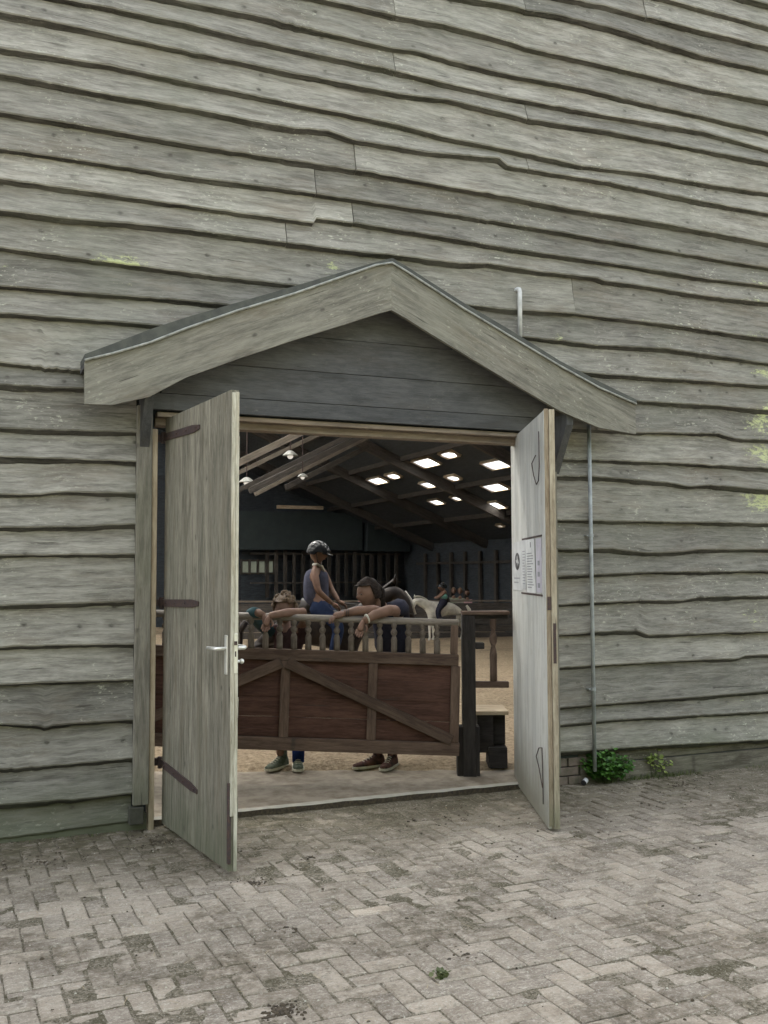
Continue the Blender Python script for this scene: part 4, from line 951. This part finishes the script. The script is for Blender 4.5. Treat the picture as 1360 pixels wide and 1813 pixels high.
b = MB(); b.mesh(skin({'p': (Q(.05, 7.78, .86), .145), 'hl': (Q(-.04, 7.78, .78), .10), 'kl': (Q(-.05, 7.70, .48), .075), 'al': (Q(-.06, 7.66, .22), .055), 'hr': (Q(.13, 7.78, .78), .10), 'kr': (Q(.12, 7.70, .48), .075), 'ar': (Q(.06, 7.62, .22), .055)}, [('p', 'hl'), ('hl', 'kl'), ('kl', 'al'), ('p', 'hr'), ('hr', 'kr'), ('kr', 'ar')], 'p')); b.build('trousers', M_jean, teen, True)
for u_, a_ in ((-.07, -1.0), (.05, -.35)):
    b = MB(); shoe(b, u_, 7.62, a_, .27); b.build('shoe', [M_shoe, M_chip], teen, False)
hair_cap(hc, fc, .094, .17, .12, 0, 8).build('hair', M_hair_d, teen, True)
for c_, r_ in ((Q(-.275, 7.183, 1.258), .028), (Q(-.262, 7.185, 1.26), .029)):
    b = MB(); b.tube([c_+V((0, 0, 0)) + RT*.0, c_+RT*.006], r_, 10); b.build('bracelet', M_tack, teen, True)
b = MB(); b.tube([Q(-.128, 7.108, 1.218), Q(-.118, 7.112, 1.222)], .034, 10); b.build('bracelet', M_chip, teen, True)

def horse(name, label, c, ax, side, s, zf, coat, mane, head_low=0.0, group=None, blaze=False):
    """c: ground point under the barrel; ax: forward; s: height at the back"""
    t = thing(name, label, 'horse', tuple(c), group)
    def H(f_, sd_, z): return V(c)+ax*f_*s+side*sd_*s+V((0, 0, z*s))
    J = {'rump': (H(-.50, 0, .86), .20*s), 'loin': (H(-.22, 0, .85), .205*s), 'belly': (H(.06, 0, .82), .215*s), 'chest': (H(.38, 0, .82), .185*s), 'nb': (H(.55, 0, .93), .15*s),
         'nm': (H(.74, 0, 1.10-head_low*.4), .125*s), 'poll': (H(.89, 0, 1.23-head_low), .085*s), 'cheek': (H(.97, 0, 1.12-head_low), .095*s), 'nose': (H(1.05, 0, .94-head_low), .058*s), 'muz': (H(1.08, 0, .86-head_low), .05*s)}
    E_ = [('rump', 'loin'), ('loin', 'belly'), ('belly', 'chest'), ('chest', 'nb'), ('nb', 'nm'), ('nm', 'poll'), ('poll', 'cheek'), ('cheek', 'nose'), ('nose', 'muz')]
    for sgn, a in ((-1, 'l'), (1, 'r')):
        st = .06*sgn
        J.update({a+'h1': (H(-.52+st, .10*sgn, .66), .105*s), a+'h2': (H(-.46+st, .10*sgn, .50), .06*s), a+'h3': (H(-.60+st, .09*sgn, .32), .038*s), a+'h4': (H(-.57+st, .09*sgn, .10), .026*s), a+'h5': (H(-.54+st, .09*sgn, .02), .04*s),
                  a+'f1': (H(.38-st, .10*sgn, .62), .075*s), a+'f2': (H(.40-st, .09*sgn, .36), .04*s), a+'f3': (H(.40-st, .09*sgn, .12), .026*s), a+'f4': (H(.43-st, .09*sgn, .02), .04*s)})
        E_ += [('rump', a+'h1'), (a+'h1', a+'h2'), (a+'h2', a+'h3'), (a+'h3', a+'h4'), (a+'h4', a+'h5'), ('chest', a+'f1'), (a+'f1', a+'f2'), (a+'f2', a+'f3'), (a+'f3', a+'f4')]
    b = MB(); b.mesh(skin(J, E_, 'belly', 2))
    for sgn in (-1, 1): b.tube([H(.89, .045*sgn, 1.30-head_low), H(.90, .055*sgn, 1.39-head_low)], [.025*s, .004*s], 6)
    if blaze:
        b.tube([H(1.00, 0, 1.215-head_low), H(1.055, 0, 1.13-head_low), H(1.105, 0, .97-head_low)], [.008*s, .016*s, .014*s], 6, 1)
    b.build('body', [coat, M_blaze], t, True)
    m_ = MB()
    for k in range(22):
        q = k/21; p = H(.52+.38*q, 0, 1.04+.28*q-head_low*q*q); m_.tube([p, p+side*.05*s+V((0, 0, .02*s)), p+side*.085*s-V((0, 0, .10*s))-ax*.02*s], [.02*s, .022*s, .006*s], 5)
    m_.build('mane', mane, t, True)
    m_ = MB(); m_.tube([H(-.66, 0, .90), H(-.74, 0, .80), H(-.76, 0, .50), H(-.74, 0, .30)], [.03*s, .05*s, .06*s, .01*s], 8); m_.build('tail', mane, t, True)
    m_ = MB(); m_.tube([H(-.10, 0, 1.06), H(.0, 0, 1.035), H(.12, 0, 1.07)], [.09*s, .085*s, .06*s], 8); m_.build('saddle', M_tack, t, True)
    return t
hx = Q(-.86, 11.4, -.0); hx.z = .075-.575*min(1, (hx.y-2)/20)
horse('horse', 'dark brown pony with a white blaze behind the gate', hx, RT, FW, 1.10, 0, M_pony, M_pony, .0, None, True)
# the near rider
rid = thing('person', 'rider in a black helmet and grey vest sitting on the dark pony', 'person', tuple(Q(-.74, 11.3, 1.1)))
hc = Q(-.755, 11.3, 1.775); fc = RT*.9-FW*.25-V((0, 0, .22)); body = MB(); head(body, hc, fc, .098)
sk_ = skin({'pel': (Q(-.77, 11.4, 1.20), .12), 'w': (Q(-.79, 11.38, 1.36), .10), 'ch': (Q(-.775, 11.35, 1.52), .12), 'nk': (Q(-.765, 11.33, 1.65), .048), 'sl': (Q(-.80, 11.19, 1.58), .055), 'el': (Q(-.74, 11.08, 1.34), .040), 'wl': (Q(-.58, 11.14, 1.20), .026), 'sr': (Q(-.72, 11.5, 1.58), .055), 'er': (Q(-.62, 11.5, 1.36), .040), 'wr': (Q(-.52, 11.35, 1.22), .026),
            'hl': (Q(-.72, 11.22, 1.14), .085), 'kl': (Q(-.50, 11.1, .95), .06), 'al': (Q(-.58, 11.1, .60), .04), 'hr': (Q(-.72, 11.58, 1.14), .085), 'kr': (Q(-.50, 11.7, .95), .06), 'ar': (Q(-.58, 11.7, .60), .04)},
           [('pel', 'w'), ('w', 'ch'), ('ch', 'nk'), ('ch', 'sl'), ('sl', 'el'), ('el', 'wl'), ('ch', 'sr'), ('sr', 'er'), ('er', 'wr'), ('pel', 'hl'), ('hl', 'kl'), ('kl', 'al'), ('pel', 'hr'), ('hr', 'kr'), ('kr', 'ar')], 'pel')
body.mesh(sk_); body.tube([Q(-.765, 11.33, 1.62), Q(-.755, 11.31, 1.71)], .045, 8)
hand(body, Q(-.585, 11.14, 1.205), (.9, .1, -.5), (0, 0, -1), .85); hand(body, Q(-.525, 11.35, 1.225), (.9, -.1, -.5), (0, 0, -1), .85); body.build('body', [M_skin, M_eye, M_lip], rid, True)
b = MB(); b.mesh(skin({'p': (Q(-.77, 11.4, 1.13), .17), 'w': (Q(-.79, 11.38, 1.34), .15), 'c': (Q(-.775, 11.35, 1.52), .16), 's': (Q(-.77, 11.34, 1.60), .10)}, [('p', 'w'), ('w', 'c'), ('c', 's')], 'p')); b.build('vest', M_vest, rid, True)
b = MB(); b.tube([Q(-.81, 11.33, 1.64), Q(-.765, 11.24, 1.645), Q(-.71, 11.30, 1.62), Q(-.69, 11.33, 1.56)], .017, 6); b.build('collar', M_chip, rid, True)
b = MB(); b.mesh(skin({'p': (Q(-.77, 11.4, 1.15), .15), 'hl': (Q(-.72, 11.22, 1.13), .10), 'kl': (Q(-.50, 11.1, .95), .075), 'al': (Q(-.58, 11.1, .62), .055), 'hr': (Q(-.72, 11.58, 1.13), .10), 'kr': (Q(-.50, 11.7, .95), .075), 'ar': (Q(-.58, 11.7, .62), .055)}, [('p', 'hl'), ('hl', 'kl'), ('kl', 'al'), ('p', 'hr'), ('hr', 'kr'), ('kr', 'ar')], 'p')); b.build('breeches', M_jean, rid, True)
def helmet(c, fc, r, parent, mat=M_helm):
    f_ = V(fc).normalized(); sd_ = f_.cross(V((0, 0, 1))).normalized(); up = sd_.cross(f_); R = Matrix((sd_, f_, up)).transposed(); b = MB(); vs, F = [], []
    for i in range(11):
        t = pi*.56*i/10
        for j in range(24):
            a = 2*pi*j/24; x, y, z = sin(t)*cos(a)*.98, sin(t)*sin(a)*1.16, cos(t)*1.22
            z = max(z, .12 if y > .2 else -.25)
            vs.append(V(c)+R @ V((x*r*1.1, y*r*1.1, z*r*1.06+.02*r)))
    for i in range(10):
        for j in range(24): F.append((i*24+j, (i+1)*24+j, (i+1)*24+(j+1) % 24, i*24+(j+1) % 24))
    b.add(vs, F)
    pk_ = []
    for j in range(9):
        a = pi*(.2+.6*j/8); pk_ += [V(c)+R @ V((cos(a)*1.06*r, sin(a)*1.24*r, .20*r)), V(c)+R @ V((cos(a)*1.0*r, (sin(a)*1.24+.42*sin((a-pi*.2)/.6))*r, .10*r))]
    b.add(pk_+[p-V((0, 0, .006)) for p in pk_], [(2*j, 2*j+1, 2*j+3, 2*j+2) for j in range(8)]+[(18+2*j, 18+2*j+2, 18+2*j+3, 18+2*j+1) for j in range(8)]+[(2*j+1, 19+2*j, 21+2*j, 2*j+3) for j in range(8)])
    o = b.build('helmet', mat, parent, True)
    s_ = MB(); s_.tube([V(c)+R @ V((x*r, y*r, z*r)) for x, y, z in ((-.9, .1, .1), (-.7, .35, -.8), (0, .7, -1.25), (.7, .35, -.8), (.9, .1, .1))], .006, 5); s_.build('chin_strap', M_tack, o, True)
helmet(hc, fc, .108, rid)
b = MB(); b.tube([Q(-.50, 11.35, 1.20), Q(-.1, 11.4, 1.16), Q(.33, 11.33, 1.07)], .008, 5); b.build('reins', M_tack, rid, True)

# the far grey pony with its rider
gx = Q(1.80, 29.5, -.5)
horse('horse', 'pale grey pony ridden along the far side of the arena', gx, -RT*.88-FW*.47, FW, 1.16, 0, M_grey, M_mane, .18)
fr_ = thing('person', 'rider in a turquoise shirt on the far grey pony', 'person', tuple(Q(1.75, 29.5, .7)))
hc = Q(1.72, 29.45, 1.10); fc = -RT; body = MB(); head(body, hc, fc, .10)
body.mesh(skin({'p': (Q(1.80, 29.5, .74), .13), 'c': (Q(1.79, 29.5, .94), .12), 'n': (Q(1.75, 29.47, 1.03), .05), 'sl': (Q(1.78, 29.33, .96), .05), 'el': (Q(1.64, 29.28, .82), .038), 'wl': (Q(1.48, 29.35, .78), .028), 'sr': (Q(1.76, 29.67, .96), .05), 'er': (Q(1.62, 29.7, .82), .038), 'wr': (Q(1.48, 29.6, .78), .028), 'hl': (Q(1.72, 29.3, .66), .09), 'kl': (Q(1.55, 29.2, .42), .07), 'al': (Q(1.66, 29.2, .12), .045), 'hr': (Q(1.72, 29.7, .66), .09), 'kr': (Q(1.55, 29.8, .42), .07)},
               [('p', 'c'), ('c', 'n'), ('c', 'sl'), ('sl', 'el'), ('el', 'wl'), ('c', 'sr'), ('sr', 'er'), ('er', 'wr'), ('p', 'hl'), ('hl', 'kl'), ('kl', 'al'), ('p', 'hr'), ('hr', 'kr')], 'p')); body.build('body', [M_skin, M_eye, M_lip], fr_, True)
b = MB(); b.mesh(skin({'p': (Q(1.80, 29.5, .68), .18), 'c': (Q(1.79, 29.5, .92), .17), 'sl': (Q(1.76, 29.3, .93), .08), 'sr': (Q(1.76, 29.68, .93), .08)}, [('p', 'c'), ('c', 'sl'), ('c', 'sr')], 'p')); b.build('shirt', M_turq, fr_, True)
b = MB(); b.mesh(skin({'p': (Q(1.80, 29.5, .68), .17), 'hl': (Q(1.72, 29.28, .64), .12), 'kl': (Q(1.55, 29.17, .40), .10), 'al': (Q(1.66, 29.17, .08), .075)}, [('p', 'hl'), ('hl', 'kl'), ('kl', 'al')], 'p')); b.build('breeches', M_navy, fr_, True)
helmet(hc, fc, .11, fr_)
# far boards of the arena and three spectators behind them
kick = thing('arena_boards', 'long low timber boards closing the far side of the arena', 'barrier', tuple(Q(2, 30.9, -.5)))
for i in range(5):
    b = MB(); b.box(Q(.6, 30.9+.01*(i % 2), -.42+i*.225), (10.6, .05, .21), RQ, 0); b.build('board', M_raft, kick)
b = MB(); b.box(Q(.6, 30.9, .655), (10.6, .16, .05), RQ, 0); b.build('top_rail', wood('far_rail_wood', (0.12, 0.10, 0.08), (0.2, 0.17, 0.14), knots=0), kick)
for k, (u_, z_, shc, hr, lb) in enumerate(((2.20, .96, (0.22, 0.24, 0.18), M_hair_b, 'spectator in a grey green top, nearest the far rider'), (2.40, .95, (0.25, 0.24, 0.20), M_hair_b, 'spectator in a dull beige top, middle one behind the far boards'), (2.63, .90, (0.50, 0.30, 0.32), M_hair_d, 'spectator in a pink top, rightmost behind the far boards'))):
    t = thing('person', lb, 'person', tuple(Q(u_, 31.4, -.5)), 'spectators behind the far boards'); b = MB(); c_ = Q(u_, 31.4, z_); head(b, c_, -FW-RT*.3, .09)
    b.mesh(skin({'p': (Q(u_, 31.45, .1), .14), 'c': (Q(u_, 31.42, z_-.35), .13), 'n': (Q(u_, 31.4, z_-.13), .05), 'l': (Q(u_-.10, 31.42, z_-.5), .05), 'f': (Q(u_-.08, 31.5, -.45), .05), 'f2': (Q(u_+.08, 31.5, -.45), .05)}, [('p', 'c'), ('c', 'n'), ('c', 'l'), ('p', 'f'), ('p', 'f2')], 'p')); b.build('body', [M_skin, M_eye, M_lip], t, True)
    b = MB(); b.mesh(skin({'p': (Q(u_, 31.45, .3), .16), 'c': (Q(u_, 31.42, z_-.24), .15), 'l': (Q(u_-.15, 31.38, z_-.25), .07), 'r': (Q(u_+.15, 31.38, z_-.25), .07)}, [('p', 'c'), ('c', 'l'), ('c', 'r')], 'p')); b.build('shirt', cloth('spectator_shirt', shc), t, True)
    hair_cap(c_, -FW-RT*.3, .09, 0, .1, 0, k).build('hair', hr, t, True)

# hanging lamps
M_enam = plain('white_enamel', (0.35, 0.35, 0.32), .4, bump=0)
def emis(name, col, s_):
    mt, nt, b_, out = new_mat(name); e_ = nt.nodes.new('ShaderNodeEmission'); e_.inputs[0].default_value = (*col, 1); e_.inputs[1].default_value = s_; nt.links.new(e_.outputs[0], out.inputs[0]); nt.nodes.remove(b_); return mt
M_bulb = emis('lamp_bulb', (1, .93, .8), .12)
for k, (x_, y_, z_, s_, lb) in enumerate(((6.889, 15.785, 4.34, 1.0, 'white hanging lamp, highest of the lamps on the left'), (7.194, 15.785, 3.85, .7, 'small round hanging lamp below the slanting braces'), (5.851, 15.785, 3.68, 1.0, 'white hanging lamp close to the left door leaf'))):
    s_ *= .75; t = thing('hanging_lamp', lb, 'lamp', (x_, y_, z_), 'lamps hanging in the arena')
    b = MB(); b.lathe((x_, y_, z_-.05), [(.05*s_, .14*s_), (.10*s_, .12*s_), (.24*s_, .0), (.25*s_, -.02*s_)], 14); b.build('shade', M_enam, t, True)
    b = MB(); b.ball((x_, y_, z_-.07), .10*s_, 10); b.build('bulb', M_bulb, t, True)
    b = MB(); b.tube([(x_, y_, z_+.06), (x_, y_, roof_z(x_)-.02)], .012, 5); b.build('cord', M_rust, t)

# ---------------------------------------------------------------- plants at the wall and litter on the paving
def leaf_mat(name, c1, c2):
    mt, nt, b, out = new_mat(name); g = NT(nt); rnd = g.attr('rnd', 'Fac'); oc = g.obj()
    g.put(b.inputs['Base Color'], g.mix(g.math('ADD', g.math('MULTIPLY', rnd, .7), g.math('MULTIPLY', g.noise(oc, 40, 3), .3)), c1, c2)); b.inputs['Roughness'].default_value = .5
    t = g.n('BsdfTranslucent'); g.put(t.inputs[0], g.mix(rnd, c1, c2)); mx = g.n('MixShader'); mx.inputs[0].default_value = .25
    nt.links.new(b.outputs[0], mx.inputs[1]); nt.links.new(t.outputs[0], mx.inputs[2]); nt.links.new(mx.outputs[0], out.inputs[0]); return mt
M_gl = leaf_mat('green_leaf', (0.022, 0.075, 0.014), (0.10, 0.24, 0.035)); M_yl = leaf_mat('yellow_green_leaf', (0.10, 0.17, 0.035), (0.36, 0.42, 0.12)); M_stem = plain('green_stem', (0.08, 0.10, 0.04), .7)
def plant(name, label, c, w_, d_, h_, nstem, mat, ls, seed, lo_=.25, per=(7, 12)):
    R_ = random.Random(seed); t = thing(name, label, 'plant', c); st, lf = MB(), MB(); c = V(c)
    for k in range(nstem):
        a = R_.uniform(0, 2*pi); q = R_.random()**.6; top = c+V((cos(a)*w_*q, sin(a)*d_*q, h_*(1-.55*q*q)*R_.uniform(.7, 1.05))); base = c+V((cos(a)*w_*q*.3, sin(a)*d_*q*.3, 0))
        mid = (base+top)/2+V((R_.uniform(-.02, .02), R_.uniform(-.02, .02), .02)); st.tube([base, mid, top], [.0025, .002, .001], 4)
        for j in range(R_.randint(*per)):
            f_ = R_.uniform(lo_, 1); p = base.lerp(mid, f_*2) if f_ < .5 else mid.lerp(top, f_*2-1)
            o_ = V((R_.gauss(0, 1), R_.gauss(0, 1)-.5, R_.gauss(0, .5))).normalized(); n_ = (V((R_.gauss(0, .4), R_.gauss(0, .4)-.35, 1))).normalized(); s2 = o_.cross(n_).normalized(); o_ = n_.cross(s2)
            L_ = ls*R_.uniform(.55, 1.15); W_ = L_*.42; p0 = p+o_*.008
            pts = [p0, p0+o_*L_*.25+s2*W_*.8, p0+o_*L_*.6+s2*W_, p0+o_*L_*1.0, p0+o_*L_*.6-s2*W_, p0+o_*L_*.25-s2*W_*.8, p0+o_*L_*.5-n_*L_*.12]
            if min(q_.z for q_ in pts) < .004: continue
            lf.add(pts, [(0, 1, 6), (1, 2, 6), (2, 3, 6), (3, 4, 6), (4, 5, 6), (5, 0, 6)], None, R_.random()*.85 if R_.random() < .93 else 1.0)
    st.build('stem', M_stem, t); lf.build('foliage', mat, t); return t
plant('weed_clump', 'dense dark green leafy weed at the foot of the downpipe', (4.37, -.03, 0), .25, .13, .28, 110, M_gl, .036, 4)
plant('weed', 'sparse yellow green weed right of the dense dark clump', (4.83, .0, 0), .16, .07, .28, 22, M_yl, .034, 9, .3, (4, 8))
plant('weed', 'tiny tuft of green weed in a paving joint at the bottom centre', (1.70, -2.72, -.004), 0.014, 0.014, .03, 10, leaf_mat('dull_leaf', (0.05, 0.07, 0.02), (0.14, 0.16, 0.06)), .02, 21, .2, (3, 5))
t = thing('bottle_cap', 'small white plastic cap lying beside the dense green weed', 'cap', (4.17, -.05, 0)); b = MB()
b.tube([V((4.15, -.07, .022)), V((4.19, -.04, .032))], .019, 12, 0); b.build('cap_shell', plain('white_plastic', (0.7, 0.7, 0.75), .4, bump=0), t, False); b = MB(); b.tube([V((4.145, -.074, .021)), V((4.1505, -.0697, .0225))], .0195, 12); b.build('cap_rim', M_ink, t)
# low grass and moss along the foot of the wall
gr = MB(); R_ = random.Random(77)
for k in range(1500):
    x = R_.choice((R_.uniform(4.05, 6.6), R_.uniform(4.5, 5.6), R_.uniform(-.5, 1.0), R_.uniform(4.1, 5.0))); y = -.02-abs(R_.gauss(0, .035)); h = R_.uniform(.008, .04)*(1.3 if x > 4 else .6)
    if fbm(x*2.3, 4, 1, 3) < -.12: continue
    a = R_.uniform(0, pi); w_ = V((cos(a), sin(a), 0))*R_.uniform(.0012, .003); t_ = V((R_.gauss(0, .4)*h, R_.gauss(0, .4)*h, h)); p = V((x, y, -.004))
    gr.add([p-w_, p+w_, p+w_*.6+t_*.6, p+t_, p-w_*.6+t_*.6], [(0, 1, 2, 3, 4)], None, R_.random()*.8)
gr.build('grass', leaf_mat('wall_grass', (0.035, 0.06, 0.015), (0.17, 0.19, 0.07)), None, kind='stuff')
# chips, mud clods, straw
R_ = random.Random(5); deb = MB()
def ground_spot():
    while True:
        x, y = R_.uniform(-1.5, 7.5), R_.uniform(-4.6, .05)
        if y > -.02 and 1.0 < x < 3.9: continue
        return x, y
for k in range(2400):
    x, y = ground_spot(); q = R_.random(); dens = fbm(x*.8+3, y*1.2, 2, 3)
    if q < .5:
        if dens < .05 and R_.random() < .75: continue
        s_ = .002+.006*R_.random()**2; mi = 0
    elif q < .78: s_ = R_.uniform(.0015, .004); mi = 1
    else: s_ = 0; mi = 2
    if mi < 2:
        n_ = R_.randint(5, 7); P = [V((x+cos(2*pi*i/n_)*s_*R_.uniform(.5, 1.3)*1.5, y+sin(2*pi*i/n_)*s_*R_.uniform(.5, 1.3), -.002)) for i in range(n_)]
        T_ = [V((x+(p.x-x)*.6, y+(p.y-y)*.6, s_*R_.uniform(.35, .9))) for p in P]
        deb.add(P+T_, [tuple(range(n_, 2*n_))]+[(i, (i+1) % n_, (i+1) % n_+n_, i+n_) for i in range(n_)], None, None, mi)
    else:
        a = R_.uniform(0, pi); L_ = R_.uniform(.01, .035); d_ = V((cos(a), sin(a), 0))*L_; p = V((x, y, .004)); n_ = V((-sin(a), cos(a), 0))*.0012
        deb.add([p-d_-n_, p-d_+n_, p+d_+n_+V((0, 0, .003)), p+d_-n_+V((0, 0, .003))], [(0, 1, 2, 3)], None, None, 2)
for x, y, rr, n in ((1.06, -2.75, .10, 160), (1.75, -1.0, .06, 20), (1.33, -1.3, .12, 120), (4.7, -.35, .5, 300), (4.3, -.75, .35, 160), (1.35, -2.0, .1, 60), (1.0, -2.2, .05, 25), (1.05, -.35, .35, 160), (.4, -.5, .4, 150), (6.2, -.3, .6, 200), (5, .02, 1.0, 200), (2.9, -.6, .4, 90), (1.9, -2.55, .12, 30), (.3, -.03, .6, 90)):
    for k in range(n):
        a, q = R_.uniform(0, 2*pi), abs(R_.gauss(0, .5)); px, py = x+cos(a)*q*rr, y+sin(a)*q*rr*.6
        if py > .03: py = .03*R_.random()
        s_ = .002+.007*R_.random()**1.6; n_ = 6; P = [V((px+cos(2*pi*i/n_)*s_*R_.uniform(.5, 1.3)*1.4, py+sin(2*pi*i/n_)*s_*R_.uniform(.5, 1.3), -.003)) for i in range(n_)]
        T_ = [V((px+(p.x-px)*.6, py+(p.y-py)*.6, s_*R_.uniform(.25, .7))) for p in P]
        deb.add(P+T_, [tuple(range(n_, 2*n_))]+[(i, (i+1) % n_, (i+1) % n_+n_, i+n_) for i in range(n_)], None, None, 0)
deb.build('debris', [M_mud, M_chip, M_straw], None, False, kind='stuff')
